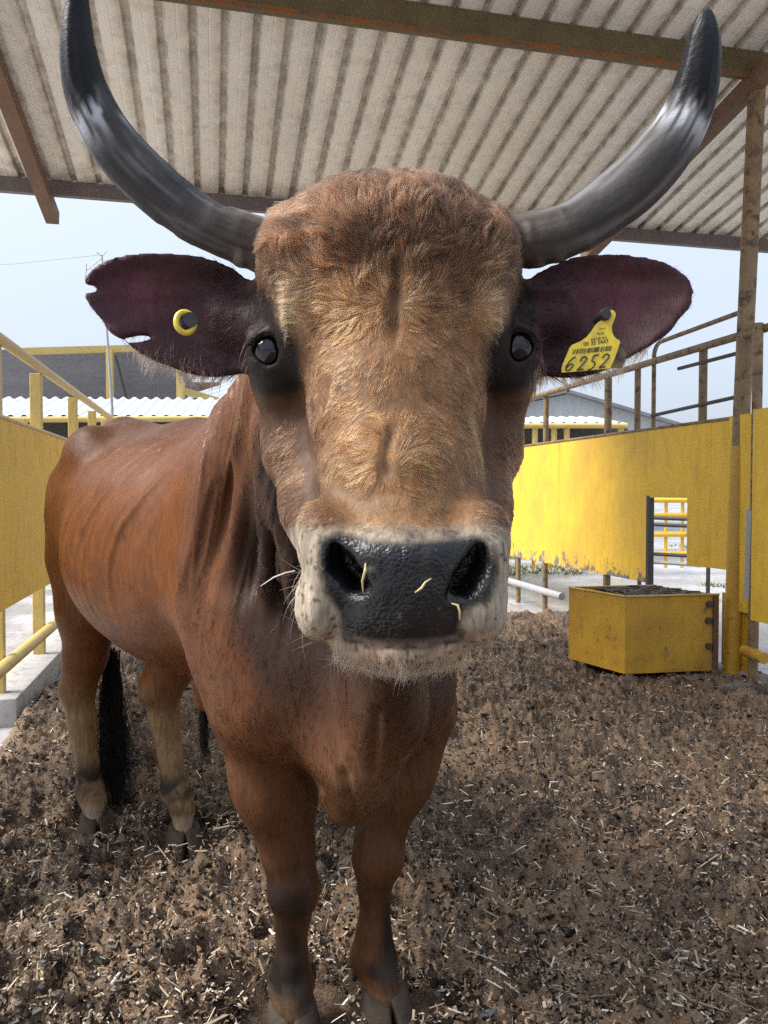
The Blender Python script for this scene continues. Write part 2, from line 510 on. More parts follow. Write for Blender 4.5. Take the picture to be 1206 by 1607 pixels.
pal_chip = [(0.14, 0.088, 0.052), (0.30, 0.20, 0.125), (0.035, 0.025, 0.019), (0.42, 0.34, 0.25), (0.018, 0.013, 0.010), (0.06, 0.042, 0.03)]
pal_straw = [(0.54, 0.45, 0.33), (0.40, 0.32, 0.22), (0.70, 0.62, 0.52), (0.28, 0.22, 0.15)]
V, Q, C = join_parts([
    litter(80000, 1.3, 7.0, 0.006, 0.024, 0.002, 0.008, pal_chip, 1, 0.7),
    litter(13000, 1.3, 7.0, 0.010, 0.046, 0.0018, 0.0052, pal_straw, 2, 0.35),
    litter(500, 1.4, 6.0, 0.05, 0.13, 0.003, 0.006, pal_straw, 3, 0.15)])
me = mesh_np('litter', V, Q, sm=False); add_color(me, 'col', C)
o = put('straw_litter', me, M_litter, kind='stuff'); o['label'] = 'broken straw and wood chips strewn over the pen floor'

# ---- dung clods
def clods(n, seed):
    g = np.random.default_rng(seed)
    bm = bmesh.new(); bmesh.ops.create_icosphere(bm, subdivisions=1, radius=1)
    v0 = np.array([v.co for v in bm.verts]); f0 = np.array([[v.index for v in f.verts] for f in bm.faces]); bm.free()
    Yp = 1.3 * (6.5 / 1.3) ** g.random(n); Xp = (g.random(n) - 0.5) * 1.25 * Yp
    c_ = Xp * CV[0] + Yp * CV[1]; ok = (c_ > -1.0) & (c_ < 3.4)
    for (fx_, fy_) in ((-0.215, 1.80), (0.01, 1.84), (-1.07, 2.84), (-0.70, 2.72)):
        ok &= np.hypot(Xp - fx_, Yp - fy_ + 0.03) > 0.12
    Xp, Yp = Xp[ok], Yp[ok]; n = len(Xp)
    cl = fbm(np.stack([Xp, Yp, Xp * 0], 1) * 5, 99, 3); s = (0.003 + 0.0075 * g.random(n) ** 2) * (0.7 + 0.9 * sstep(-0.1, 0.35, cl))
    V = v0[None] * s[:, None, None] * (0.35 + 1.3 * g.random((n, len(v0), 1))) * np.stack([1.1 + 0 * s, 1 + 0 * s, 0.6 + 0 * s], 1)[:, None]
    V = V + np.stack([Xp, Yp, bed_height(Xp, Yp) + 0.2 * s], 1)[:, None]
    Q = np.arange(n)[:, None, None] * len(v0) + f0[None]
    pal = np.array(pal_chip)[g.integers(0, len(pal_chip), n)] * (0.5 + 0.7 * g.random((n, 1)))
    return V.reshape(-1, 3), Q.reshape(-1, 3), np.repeat(pal, len(v0), 0)
V, Q, C = clods(18000, 5); C = np.minimum(C * 0.6, 0.10)
me = mesh_np('clods', V, Q, n=3, sm=False); add_color(me, 'col', C)
o = put('dung_clods', me, M_litter, kind='stuff'); o['label'] = 'dry crumbled dung clods on the pen floor'

# ---- left kerb
kb = MB()
kb.box(F(-1.172, 4.51, 0.07), F(-1.172, 14, 0.07), 0.235, 0.18, bevel=0.012)
o = put('concrete_kerb', kb.mesh('kerb', True), M_curb)
tag(o, 'pale concrete kerb under the fence left of the bull', 'kerb')

# ================================================================== OPEN SHED ROOF over the pen
SL = 0.2
def roof_z(d): return 4.15 - SL * (d - 4.455)
shed = thing('open_shed', 'open shed with corrugated metal roof on a rusty steel frame over the pen', 'shed', F(3.43, 4.455, 0))
def profile(u):
    """corrugation height over one pitch (0..1)"""
    pts = [(0, 0), (0.52, 0), (0.60, 0.028), (0.86, 0.028), (0.94, 0.0), (1.0, 0)]
    return pts
PITCHC = 0.19
def roof_sheet(cs, ncorr, d0, d1, dz):
    bm = bmesh.new(); gl = bm.verts.layers.float.new('rib_tone')  # darker tone on the ribs and along the eave end
    cols = []
    for k in range(ncorr):
        for (a, h) in [(0, 0), (0.28, 0.0), (0.31, 0.004), (0.34, 0.0), (0.66, 0), (0.72, 0.032), (0.88, 0.032), (0.94, 0)]:
            cols.append((cs + (k + a) * PITCHC, h, 0.62 if 0.6 < a < 0.95 else 0.04))
    cols.append((cs + ncorr * PITCHC, 0, 0.5))
    ds = [d0, d0 + 0.3] + [d0 + 0.3 + (d1 - 0.35 - d0 - 0.3) * t for t in (0.25, 0.5, 0.75, 1)] + [d1 - 0.12, d1]
    grid = []
    for dd in ds:
        row = []
        for (c, h, gr) in cols:
            v = bm.verts.new(F(c, dd, roof_z(dd) + h + dz))
            v[gl] = min(1.0, gr + (0.55 if dd > d1 - 0.15 else 0))
            row.append(v)
        grid.append(row)
    for A, B in zip(grid, grid[1:]):
        for k in range(len(A) - 1):
            bm.faces.new((A[k], A[k + 1], B[k + 1], B[k]))
    me = bpy.data.meshes.new('roof_sheet'); bm.to_mesh(me); bm.free()
    return me
ROOF_D0, ROOF_D1 = 2.7, 6.57  # unseen near edge cut back to let skylight onto face and floor
cs = -2.15; k = 0  # unseen left edge cut short so side light reaches the flank
while cs < 7.5:
    o = put('roof_sheet', roof_sheet(cs, 5, ROOF_D0, ROOF_D1, 0.0022 * (k % 2)), M_roof, shed)
    sm_ = o.modifiers.new('thick', 'SOLIDIFY'); sm_.thickness = 0.0016; sm_.offset = 1
    cs += 5 * PITCHC; k += 1
def purlin(d, h=0.15, w=0.06, mat=None, name='purlin'):
    b = MB(); z = roof_z(d)
    p0, p1 = F(-2.2, d, z - h / 2 - 0.004), F(7.6, d, z - h / 2 - 0.004)
    b.box(p0, p1, 0.006, h)                                     # web
    dv = Vector((DV[0], DV[1], -SL)) * 0.5
    for s in (1, -1):                                           # two flanges of the channel
        off = Vector((DV[0], DV[1], 0)) * (w / 2 + 0.003)
        zz = Vector((0, 0, s * (h / 2 - 0.003)))
        b.box(p0 + off + zz, p1 + off + zz, w, 0.006)
    lip = Vector((DV[0], DV[1], 0)) * (w + 0.003)
    b.box(p0 + lip + Vector((0, 0, -h / 2 + 0.014)), p1 + lip + Vector((0, 0, -h / 2 + 0.014)), 0.004, 0.022)
    if name == 'purlin':
        b3 = MB(); q = Vector((0, 0, -h / 2 + 0.0)) + Vector((DV[0], DV[1], 0)) * -0.004
        b3.box(p0 + q, p1 + q, 0.012, 0.030); put('rusty_lip', b3.mesh('rusty_lip'), M_rustlip, shed)
    return put(name, b.mesh(name), mat or M_purlin, shed)
purlin(4.40, 0.155); purlin(2.8)
purlin(6.50, 0.11, 0.05, M_eave, 'eave_channel')
def rafter(c, d1, name='rafter'):
    b = MB(); off = 0.155 + 0.055
    b.box(F(c, 0.4, roof_z(0.4) - off), F(c, 4.36, roof_z(4.36) - off), 0.10, 0.105, bevel=0.006)
    b2 = MB(); off2 = 0.115 + 0.055
    # hollow end: four walls
    A, B = F(c, 2.7, roof_z(2.7) - off), F(c, d1, roof_z(d1) - off + 0.03)
    b.bm.free()
    ax = (B - A).normalized(); side = ax.cross(Vector((0, 0, 1))).normalized(); up = side.cross(ax)
    for s in (1, -1):
        b2.box(A + side * s * 0.047, B + side * s * 0.047, 0.005, 0.105)
        b2.box(A + up * s * 0.05, B + up * s * 0.05, 0.089, 0.005)
    return put(name, b2.mesh(name), M_rust, shed)
rafter(-1.25, 6.72); rafter(3.47, 6.72)
# post P leans slightly
b = MB(); b.tube([W(1149, 1068, 5.1), W(1165, 640, 5.1), W(1190, 108, 5.1)], 0.054, 20)
put('post', b.mesh('post', True), M_oldpipe, shed)
b = MB(); b.tube([W(1148.5, 1062, 5.1), W(1162, 700, 5.1)], 0.0565, 20)
put('post_sleeve', b.mesh('post_sleeve', True), M_trough, shed)
b = MB(); b.box(F(3.30, 4.15, 0.03), F(3.30, 4.75, 0.03), 0.62, 0.10, bevel=0.015)
o = put('concrete_footing', b.mesh('footing', True), M_foot)
tag(o, 'low concrete footing under the rusty shed post', 'footing')

# ================================================================== FENCES
CL, CR = -1.14, 3.43
lf = thing('pen_fence', 'yellow sheet metal fence with pipe rail left of the bull', 'fence', F(CL, 5, 0))
def sheet(poly_cd, thick=0.006):
    """vertical sheet in a fence plane: list of (c, d, z)"""
    b = MB(); b.prism([F(*p) for p in poly_cd], F(thick, 0, 0)); return b
for (d0, d1) in ((2.6, 5.60), (5.604, 8.2), (8.204, 9.7)):
    o = put('sheet_panel', sheet([(CL, d0, 0.635), (CL, d1, 0.635), (CL, d1, 1.705), (CL, d0, 1.705)]).mesh('sheet_panel'), M_panel_clean, lf)
    b = MB(); b.tube([F(CL + 0.003, d0, 1.71), F(CL + 0.003, d1, 1.71)], 0.013, 8)
    put('panel_edge', b.mesh('panel_edge', True), M_pipe, o)
b = MB(); b.tube([F(CL, 2.6, 2.14), F(CL, 9.7, 2.14)], 0.032, 14); put('top_rail', b.mesh('top_rail', True), M_pipe, lf)
b = MB(); b.tube([F(CL + 0.03, 2.6, 0.34), F(CL + 0.03, 9.7, 0.34)], 0.036, 14); put('lower_rail', b.mesh('lower_rail', True), M_pipe, lf)
for d in (3.0, 4.66, 5.72, 7.15, 8.25, 9.2, 9.6):
    b = MB(); b.box(F(CL - 0.045, d, 0.12), F(CL - 0.045, d, 2.11), 0.055, 0.075, up=(CV[0], CV[1], 0), bevel=0.005)
    put('post', b.mesh('post'), M_pipe, lf)

rf = thing('pen_fence', 'yellow sheet metal fence with a cut out opening right of the bull', 'fence', F(CR, 6, 0))
def dR(px):
    k = (px - CX) / FPX
    Yv = 3.543 / (k + 0.23); X = k * Yv
    return X * DV[0] + Yv * DV[1]
dA, dB, dC, dE = dR(1016), dR(1079), dR(1133), dR(1116)
zt = 1.79
o = put('sheet_panel', sheet([(CR, dA, 0.555), (CR, 11.5, 0.50), (CR, 11.5, zt + 0.02), (CR, dA, zt)]).mesh('sheet_panel'), M_panel, rf)
o = put('sheet_panel', sheet([(CR, dA - 0.002, 1.245), (CR, dA - 0.002, zt), (CR, dE + 0.002, zt), (CR, dE + 0.002, 0.755), (CR, dB, 0.745), (CR, dB, 1.245)]).mesh('sheet_panel'), M_panel_clean, rf)
o = put('sheet_panel', sheet([(CR, dE - 0.002, 0.755), (CR, dE - 0.002, zt), (CR, dC - 0.16, zt), (CR, dC - 0.16, 0.76)]).mesh('sheet_panel'), M_panel_clean, rf)
o = put('sheet_panel', sheet([(CR - 0.03, dR(1150), 0.50), (CR - 0.03, dR(1150), zt + 0.01), (CR - 0.03, dR(1196), zt + 0.01), (CR - 0.03, dR(1196), 0.50)]).mesh('sheet_panel'), M_panel_clean, rf)
o = put('base_plate', sheet([(CR, dR(1136), 0.10), (CR, dR(1136), 0.60), (CR, dR(1192), 0.60), (CR, dR(1192), 0.10)]).mesh('base_plate'), M_trough, rf)
o = put('sheet_panel', sheet([(CR - 0.10, dR(1203), 0.48), (CR - 0.10, dR(1203), zt + 0.02), (CR - 0.10, 2.6, zt + 0.02), (CR - 0.10, 2.6, 0.48)]).mesh('sheet_panel'), M_panel_clean, rf)
b = MB(); b.tube([F(CR, dR(1150), zt), F(CR, dA, zt + 0.005), F(CR, 11.5, zt + 0.025)], 0.012, 8); put('panel_edge', b.mesh('panel_edge', True), M_oldpipe, rf)
b = MB(); b.tube([F(CR, dR(1210), 2.33), F(CR, 11.5, 2.31)], 0.028, 12); put('top_rail', b.mesh('top_rail', True), M_oldpipe, rf)
for px, z0, r in ((850, 0.0, 0.03), (947, 0.0, 0.034), (993, 1.75, 0.026), (1095, 1.75, 0.03), (808, 0.0, 0.028)):
    b = MB(); d = dR(px); b.tube([F(CR + 0.035, d, z0), F(CR + 0.035, d, 2.32)], r, 12)
    put('post', b.mesh('post', True), M_oldpipe, rf)
b = MB(); d = dR(1017); b.box(F(CR + 0.02, d, 0.0), F(CR + 0.02, d, 1.26), 0.035, 0.05, up=(CV[0], CV[1], 0)); put('jamb', b.mesh('jamb'), M_dark, rf)
b = MB(); b.tube([F(CR - 0.045, dR(1196), 0.10), F(CR - 0.045, dR(1197), 2.36)], 0.032, 14); put('post', b.mesh('post', True), M_oldpipe, rf)
b = MB(); b.tube([F(CR - 0.075, dR(1192), 0.60), F(CR - 0.075, dR(1194), 1.18)], 0.02, 12); put('conduit', b.mesh('conduit', True), M_grey, rf)
# bent gate hoop and loose rods
d0 = dR(1019); d9 = dR(1160); hz = 2.475; r_ = 0.10
pts = [F(CR + 0.03, d0, 1.78), F(CR + 0.03, d0, hz - r_)]
for a in np.linspace(0.15, 1, 6) * math.pi / 2:
    pts.append(F(CR + 0.03, d0 - r_ * (1 - math.cos(a)), hz - r_ + r_ * math.sin(a)))
pts.append(F(CR + 0.03, d9, hz + 0.02))
b = MB(); b.tube(pts, 0.017, 10); put('hoop', b.mesh('hoop', True), M_oldpipe, rf)
b = MB(); b.tube([F(CR + 0.01, dR(1061), 2.22), F(CR + 0.01, dR(1157), 2.22)], 0.014, 8); put('rod', b.mesh('rod', True), M_dark, rf)
b = MB(); b.tube([F(CR + 0.01, dR(1020), 1.90), F(CR + 0.01, dR(1157), 1.93)], 0.014, 8); put('rod', b.mesh('rod', True), M_dark, rf)
b = MB(); b.tube([F(CR - 0.02, dR(885), 0.24), F(CR - 0.02, 11.5, 0.235)], 0.038, 12); put('lower_rail', b.mesh('lower_rail', True), M_grey, rf)
b = MB(); b.tube([F(CR - 0.16, 4.0, 0.28), F(CR - 0.12, dR(1198), 0.28)], 0.036, 12); put('lower_rail', b.mesh('lower_rail', True), M_trough, rf)

# ---- feed trough by the post
A0 = W(981, 1060, 4.95); B0 = W(893, 1018, 5.42); C0 = W(1128, 1052, 5.06)
a2 = Vector((A0[0], A0[1], 0)); b2_ = Vector((B0[0], B0[1], 0)); c2 = Vector((C0[0], C0[1], 0)); d2 = b2_ + (c2 - a2)
tr = thing('feed_trough', 'yellow steel feed trough with wire grate beside the shed post', 'trough', a2)
zb0, zt0 = 0.105, 0.61
def wall(p, q, z0, z1, t=0.008):
    n = Vector((0, 0, 1)).cross(q - p).normalized() * t
    b = MB(); b.prism([p + Vector((0, 0, z0)), q + Vector((0, 0, z0)), q + Vector((0, 0, z1)), p + Vector((0, 0, z1))], n)
    return b
put('end_wall', wall(a2, b2_, zb0, zt0, -0.008).mesh('end_wall'), M_trough, tr)
put('front_wall', wall(a2, c2, zb0, zt0).mesh('front_wall'), M_trough, tr)
put('back_side', wall(b2_, d2, zb0, zt0, -0.008).mesh('back_side'), M_trough, tr)
put('end_wall', wall(c2, d2, zb0, zt0).mesh('end_wall'), M_trough, tr)
ins = 0.012
ce = (a2 + d2) / 2
def inn(p, k=0.965): return ce + (p - ce) * k
b = MB(); b.prism([inn(p) + Vector((0, 0, zb0 + 0.01)) for p in (a2, c2, d2, b2_)], (0, 0, 0.008)); put('floor_plate', b.mesh('floor_plate'), M_dark, tr)
b = MB()
for p, q in ((a2, b2_), (a2, c2), (b2_, d2)):
    b.box(p + Vector((0, 0, zt0 + 0.004)), q + Vector((0, 0, zt0 + 0.004)), 0.024, 0.007)
put('rim', b.mesh('rim'), M_pipe, tr)
# wire grate
b = MB()
uu, vv = c2 - a2, b2_ - a2
zg = zt0 - 0.012
for i in range(17):
    s = 0.30 + 0.68 * i / 16
    b.tube([a2 + uu * s + vv * t + Vector((0, 0, zg + 0.012 * math.sin(i * 1.7 + t * 9))) for t in np.linspace(0.05, 0.97, 7)], 0.0055, 6)
for j in range(10):
    t = 0.06 + 0.9 * j / 9
    b.tube([a2 + uu * s + vv * t + Vector((0, 0, zg + 0.008 + 0.012 * math.sin(j * 2.1 + s * 11))) for s in np.linspace(0.28, 0.98, 8)], 0.0055, 6)
put('wire_grate', b.mesh('wire_grate', True), M_wire, tr)
for p in (inn(a2, 0.93), inn(b2_, 0.9), inn(c2, 0.9), a2 + uu * 0.12 + vv * 0.06):
    b = MB(); b.tube([p + Vector((0, 0, zb0 + 0.005)), p + Vector((0.01, -0.02, -0.02))], 0.009, 8); put('leg', b.mesh('leg', True), M_rust, tr)
nf = uu.normalized().cross(Vector((0, 0, 1)))
for z, s in ((0.55, 0.885), (0.44, 0.88), (0.27, 0.885)):
    p = a2 + uu * s + Vector((0, 0, z)); b = MB(); b.tube([p - nf * 0.01, p + nf * 0.022], 0.022, 10); put('bolt', b.mesh('bolt', True), M_dark, tr)
b = MB(); p = a2 + uu * 0.95; b.box(p + nf * 0.012 + Vector((0, 0, 0.12)), p + nf * 0.012 + Vector((0, 0, 0.6)), 0.03, 0.02, up=nf); put('strap', b.mesh('strap'), M_rust, tr)

# ================================================================== BACKGROUND (beyond the pen)
def corrug(p0, p1, back, pitch, amp):
    """corrugated sheet: front edge p0->p1, running to +back"""
    p0, p1, back = Vector(p0), Vector(p1), Vector(back)
    n = int((p1 - p0).length / pitch) * 6
    bm = bmesh.new(); rows = []
    for s in (0, 0.5, 1):
        rows.append([bm.verts.new(p0 + (p1 - p0) * (i / n) + back * s + Vector((0, 0, amp * math.sin(i / 6 * 2 * math.pi)))) for i in range(n + 1)])
    for A, B in zip(rows, rows[1:]):
        for i in range(n): bm.faces.new((A[i], A[i + 1], B[i + 1], B[i]))
    me = bpy.data.meshes.new('corr'); bm.to_mesh(me); bm.free(); smooth(me); return me
def V3(px, py, Y): return Vector(W(px, py, Y))
# low white corrugated roof behind the bull's back
lr = thing('low_shelter', 'low shelter with white corrugated roof and yellow gutter behind the bull', 'shelter', V3(180, 766, 13))
o = put('roof_sheet', corrug(V3(-140, 653, 12), V3(372, 653, 12.9), Vector((-0.3, 1.9, 0.52)), 0.20, 0.028), M_zinc, lr)
b = MB(); b.tube([V3(-140, 659, 11.98), V3(372, 657, 12.88)], 0.05, 10); put('gutter', b.mesh('gutter', True), M_pipe, lr)
b = MB(); b.box(V3(-140, 690, 13.4), V3(372, 690, 14.2), 0.05, 1.0); put('back_side', b.mesh('back_side'), M_dark, lr)  # dark-coloured sheet stands in for the shade under the low roof
for px in (-60, 38, 118, 200, 285, 360):
    p = V3(px, 662, 12.1 + 0.0018 * px); b = MB(); b.tube([Vector((p.x, p.y, 0)), p], 0.05, 10); put('post', b.mesh('post', True), M_pipe, lr)
for z in (1.35, 1.75):
    b = MB(); a_, c_ = V3(-140, 700, 12.1), V3(372, 700, 13.0); a_.z = c_.z = z; b.tube([a_, c_], 0.03, 8); put('rail', b.mesh('rail', True), M_dark, lr)
# taller shed behind
ts = thing('cattle_shed', 'dark open cattle shed with yellow eave beam behind the low white roof', 'shed', V3(140, 766, 18))
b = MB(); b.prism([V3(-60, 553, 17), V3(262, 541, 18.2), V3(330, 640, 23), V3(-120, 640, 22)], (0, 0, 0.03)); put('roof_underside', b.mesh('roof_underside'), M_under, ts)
b = MB(); b.box(V3(20, 552, 16.96), V3(262, 545, 18.1), 0.10, 0.15); put('eave_beam', b.mesh('eave_beam'), M_pipe, ts)
b = MB(); b.box(V3(-160, 600, 22.5), V3(345, 606, 23.4), 0.1, 0.22); put('far_beam', b.mesh('far_beam'), M_rust, ts)
b = MB(); b.box(V3(-160, 690, 22.9), V3(345, 690, 23.9), 0.2, 3.4); put('back_side', b.mesh('back_side'), M_under, ts)
for px in (172, 282):
    p = V3(px, 548, 17.6); b = MB(); b.box(Vector((p.x, p.y, 0)), p, 0.13, 0.13, up=(0, 1, 0)); put('post', b.mesh('post'), M_pipe, ts)
b = MB(); b.tube([V3(182, 560, 17.8), V3(200, 630, 21)], 0.03, 8); put('brace', b.mesh('brace', True), M_dark, ts)
# pale lean-to roofs right of it
pr = thing('white_lean_to', 'pale lean-to roof on yellow beams glimpsed under the notched ear', 'shelter', V3(320, 766, 20))
o = put('roof_sheet', corrug(V3(290, 622, 19), V3(420, 640, 19), Vector((0.3, 4, 0.9)), 0.22, 0.03), M_zinc, pr)
b = MB(); b.box(V3(285, 612, 18.9), V3(400, 646, 18.9), 0.08, 0.16); put('beam', b.mesh('beam'), M_pipe, pr)
b = MB(); b.box(V3(285, 600, 19.5), V3(285, 770, 19.5), 0.14, 0.14, up=(0, 1, 0)); put('post', b.mesh('post'), M_pipe, pr)
# grey gable barn on the right
gb = thing('gable_barn', 'grey gable barn wall beyond the right fence', 'barn', V3(900, 766, 24))
b = MB(); b.prism([V3(700, 770, 24), V3(1062, 770, 24), V3(1062, 668, 24), V3(892, 618, 24), V3(700, 660, 24)], (0, 8, 0)); put('wall', b.mesh('wall'), M_render, gb)
for a_, c_ in (((1085, 673), (890, 615)), ((680, 662), (894, 615))):
    b = MB(); b.prism([V3(*a_, 23.7), V3(*c_, 23.7), V3(*c_, 23.7) + Vector((0, 8.5, 0)), V3(*a_, 23.7) + Vector((0, 8.5, 0))], (0, 0, 0.10)); put('roof_slope', b.mesh('roof_slope'), M_under, gb)
rl = thing('low_shelter', 'low shelter with white roof and yellow pipes beyond the right fence', 'shelter', V3(850, 766, 15))
put('roof_sheet', corrug(V3(690, 664, 14), V3(985, 664, 14), Vector((0, 2.0, 0.30)), 0.2, 0.028), M_zinc, rl)
b = MB(); b.tube([V3(690, 668, 13.98), V3(985, 668, 13.98)], 0.05, 10); put('gutter', b.mesh('gutter', True), M_pipe, rl)
for px in (840, 870, 890, 975):
    p = V3(px, 668, 14.05); b = MB(); b.tube([Vector((p.x, p.y, 0)), p], 0.055, 10); put('post', b.mesh('post', True), M_pipe, rl)
b = MB(); b.box(V3(690, 705, 15.5), V3(985, 705, 15.5), 0.06, 1.0); put('back_side', b.mesh('back_side'), M_dark, rl)
# yellow barred fence seen through the opening
yf = thing('barred_fence', 'yellow barred fence seen through the opening in the right panel', 'fence', V3(1050, 900, 12))
for k_, z in enumerate((0.32, 0.62, 0.92, 1.15)):
    a_, c_ = V3(700, 800, 11.6), V3(1500, 800, 12.2); a_.z = c_.z = z; b = MB(); b.tube([a_, c_], 0.04, 10); put('bar', b.mesh('bar', True), M_panel_clean, yf)
for px in range(760, 1400, 26):
    p = V3(px, 800, 11.62 + (px - 700) * 0.00075); b = MB(); b.tube([Vector((p.x, p.y, 0.1)), Vector((p.x, p.y, 1.2))], 0.028, 8); put('post', b.mesh('post', True), M_panel_clean, yf)
df = thing('pipe_gate', 'dark pipe gate close behind the opening in the right panel', 'gate', V3(1050, 950, 9))
for z in (0.45, 0.55, 0.90, 0.98):
    a_, c_ = V3(1000, 900, 9.2), V3(1120, 900, 8.8); a_.z = z; c_.z = z - 0.02; b = MB(); b.tube([a_, c_], 0.022, 8); put('rail', b.mesh('rail', True), M_dark if z > 0.5 else M_grey, df)
for px in (1004, 1112):
    p = V3(px, 900, 9); b = MB(); b.tube([Vector((p.x, p.y, 0)), Vector((p.x, p.y, 1.05))], 0.025, 8); put('post', b.mesh('post', True), M_dark, df)
# grass verge far beyond
m_gr, nt, bb = new_mat('verge_grass'); c = mix(nt, noise_mask(nt, 3, 0.3, 0.7), (0.075, 0.12, 0.035), (0.15, 0.16, 0.07)); nt.links.new(c, bb.inputs['Base Color']); bb.inputs['Roughness'].default_value = 0.9
g = np.random.default_rng(3); n = 26000
gx = g.uniform(1.5, 12, n); gy = 9.6 + 9 * g.random(n) ** 1.3
gm = fbm(np.stack([gx, gy, gx * 0], 1) * 0.8, 9, 3) > 0.12
gx, gy = gx[gm], gy[gm]; n = len(gx)
hh = g.uniform(0.02, 0.07, n); an = g.random(n) * 6.28; ww = 0.010 + 0.012 * g.random(n)
ln = g.normal(0, 0.04, (n, 2))
V = np.stack([np.stack([gx + np.cos(an) * ww, gy + np.sin(an) * ww, gx * 0], 1), np.stack([gx - np.cos(an) * ww, gy - np.sin(an) * ww, gx * 0], 1), np.stack([gx + ln[:, 0], gy + ln[:, 1], hh], 1)], 1).reshape(-1, 3)
o = put('verge_grass', mesh_np('grass', V, np.arange(3 * n).reshape(-1, 3), 3, False), m_gr, kind='stuff'); o['label'] = 'patchy green grass beyond the right fence'
# aerial mast and cable
am = thing('aerial_mast', 'thin aerial mast rising behind the left fence', 'aerial', V3(180, 766, 9.8))
b = MB(); b.tube([Vector((V3(180, 700, 9.8).x, 9.8, 0)), V3(176, 640, 9.8), V3(160, 400, 9.8)], [0.022, 0.020, 0.011], 8); put('mast', b.mesh('mast', True), M_grey, am)
b = MB()
b.tube([V3(160, 402, 9.8), V3(152, 396, 9.8)], 0.007, 6); b.tube([V3(160, 402, 9.8), V3(167, 394, 9.8)], 0.007, 6); b.tube([V3(135, 425, 9.8), V3(160, 404, 9.8)], 0.006, 6); b.tube([V3(136, 414, 9.8), V3(134, 440, 9.8)], 0.006, 6)
put('aerial', b.mesh('aerial', True), M_grey, am)
b = MB(); b.tube([V3(-400, 418, 30), V3(-150, 418, 30), V3(20, 414, 30), V3(155, 400, 30)], 0.012, 6)
o = put('overhead_cable', b.mesh('overhead_cable', True), M_grey); tag(o, 'thin overhead cable crossing the sky at left', 'cable')

# ================================================================== BULL
# body frame: s backwards from the front feet, t towards the bull's right flank
FC = np.array([-0.10, 1.85]); US = np.array([-0.635, 0.772]); UT = np.array([-0.772, -0.635])
def B(s, t, z):
    p = FC + s * US + t * UT
    return np.array([p[0], p[1], z])

def axis(lo, hi, f0, f1, df, dc):
    a = list(np.linspace(lo, f0, max(2, int((f0 - lo) / dc) + 1)))[:-1] if f0 > lo else []
    m = list(np.linspace(f0, f1, int((f1 - f0) / df) + 1))
    c = list(np.linspace(f1, hi, max(2, int((hi - f1) / dc) + 1)))[1:] if hi > f1 else []
    return np.array(a + m + c, np.float32)
GX = axis(-1.55, 0.55, -0.42, 0.41, 0.0042, 0.0095)
GY = axis(0.68, 3.35, 0.70, 1.13, 0.0042, 0.0095)
GZ = axis(0.0, 1.80, 1.05, 1.74, 0.0042, 0.0095)
FLD = np.full((len(GX), len(GY), len(GZ)), 1.0, np.float32)

def region(c, ext):
    sl = []
    for ax, a in enumerate((GX, GY, GZ)):
        i0 = np.searchsorted(a, c[ax] - ext[ax]); i1 = np.searchsorted(a, c[ax] + ext[ax])
        sl.append(slice(max(0, i0 - 1), min(len(a), i1 + 1)))
    return tuple(sl)
def coords(sl):
    return GX[sl[0]][:, None, None], GY[sl[1]][None, :, None], GZ[sl[2]][None, None, :]
def apply(sl, d, k, op):
    a = FLD[sl]
    if op == 'sub': d = -d
    if op == 'add':
        if k > 0:
            h = np.maximum(k - np.abs(a - d), 0) / k
            r = np.minimum(a, d) - h * h * k * 0.25
        else: r = np.minimum(a, d)
    else:
        if k > 0:
            h = np.maximum(k - np.abs(a - d), 0) / k
            r = np.maximum(a, d) + h * h * k * 0.25
        else: r = np.maximum(a, d)
    FLD[sl] = r
def rot_to(x=None, z=None):
    """matrix with columns = local axes in world"""
    x = np.array(x, float); x /= np.linalg.norm(x)
    z = np.array(z, float); z = z - x * z.dot(x); z /= np.linalg.norm(z)
    y = np.cross(z, x)
    return np.stack([x, y, z], 1)
def ell(c, r, R=None, k=0.03, op='add', cup=0.0):
    c = np.asarray(c, float); r = np.asarray(r, float)
    R = np.eye(3) if R is None else R
    ext = np.sqrt(((R * r) ** 2).sum(1)) + k + 0.02 + abs(cup) * r[1] ** 2 * 0
    sl = region(c, ext); X, Y, Z = coords(sl)
    dx, dy, dz = X - np.float32(c[0]), Y - np.float32(c[1]), Z - np.float32(c[2])
    q = [dx * np.float32(R[0, i]) + dy * np.float32(R[1, i]) + dz * np.float32(R[2, i]) for i in range(3)]
    k0 = np.sqrt((q[0] / r[0]) ** 2 + (q[1] / r[1]) ** 2 + (q[2] / r[2]) ** 2)
    k1 = np.sqrt((q[0] / r[0] ** 2) ** 2 + (q[1] / r[1] ** 2) ** 2 + (q[2] / r[2] ** 2) ** 2) + 1e-6
    apply(sl, (k0 * (k0 - 1) / k1).astype(np.float32), k, op)
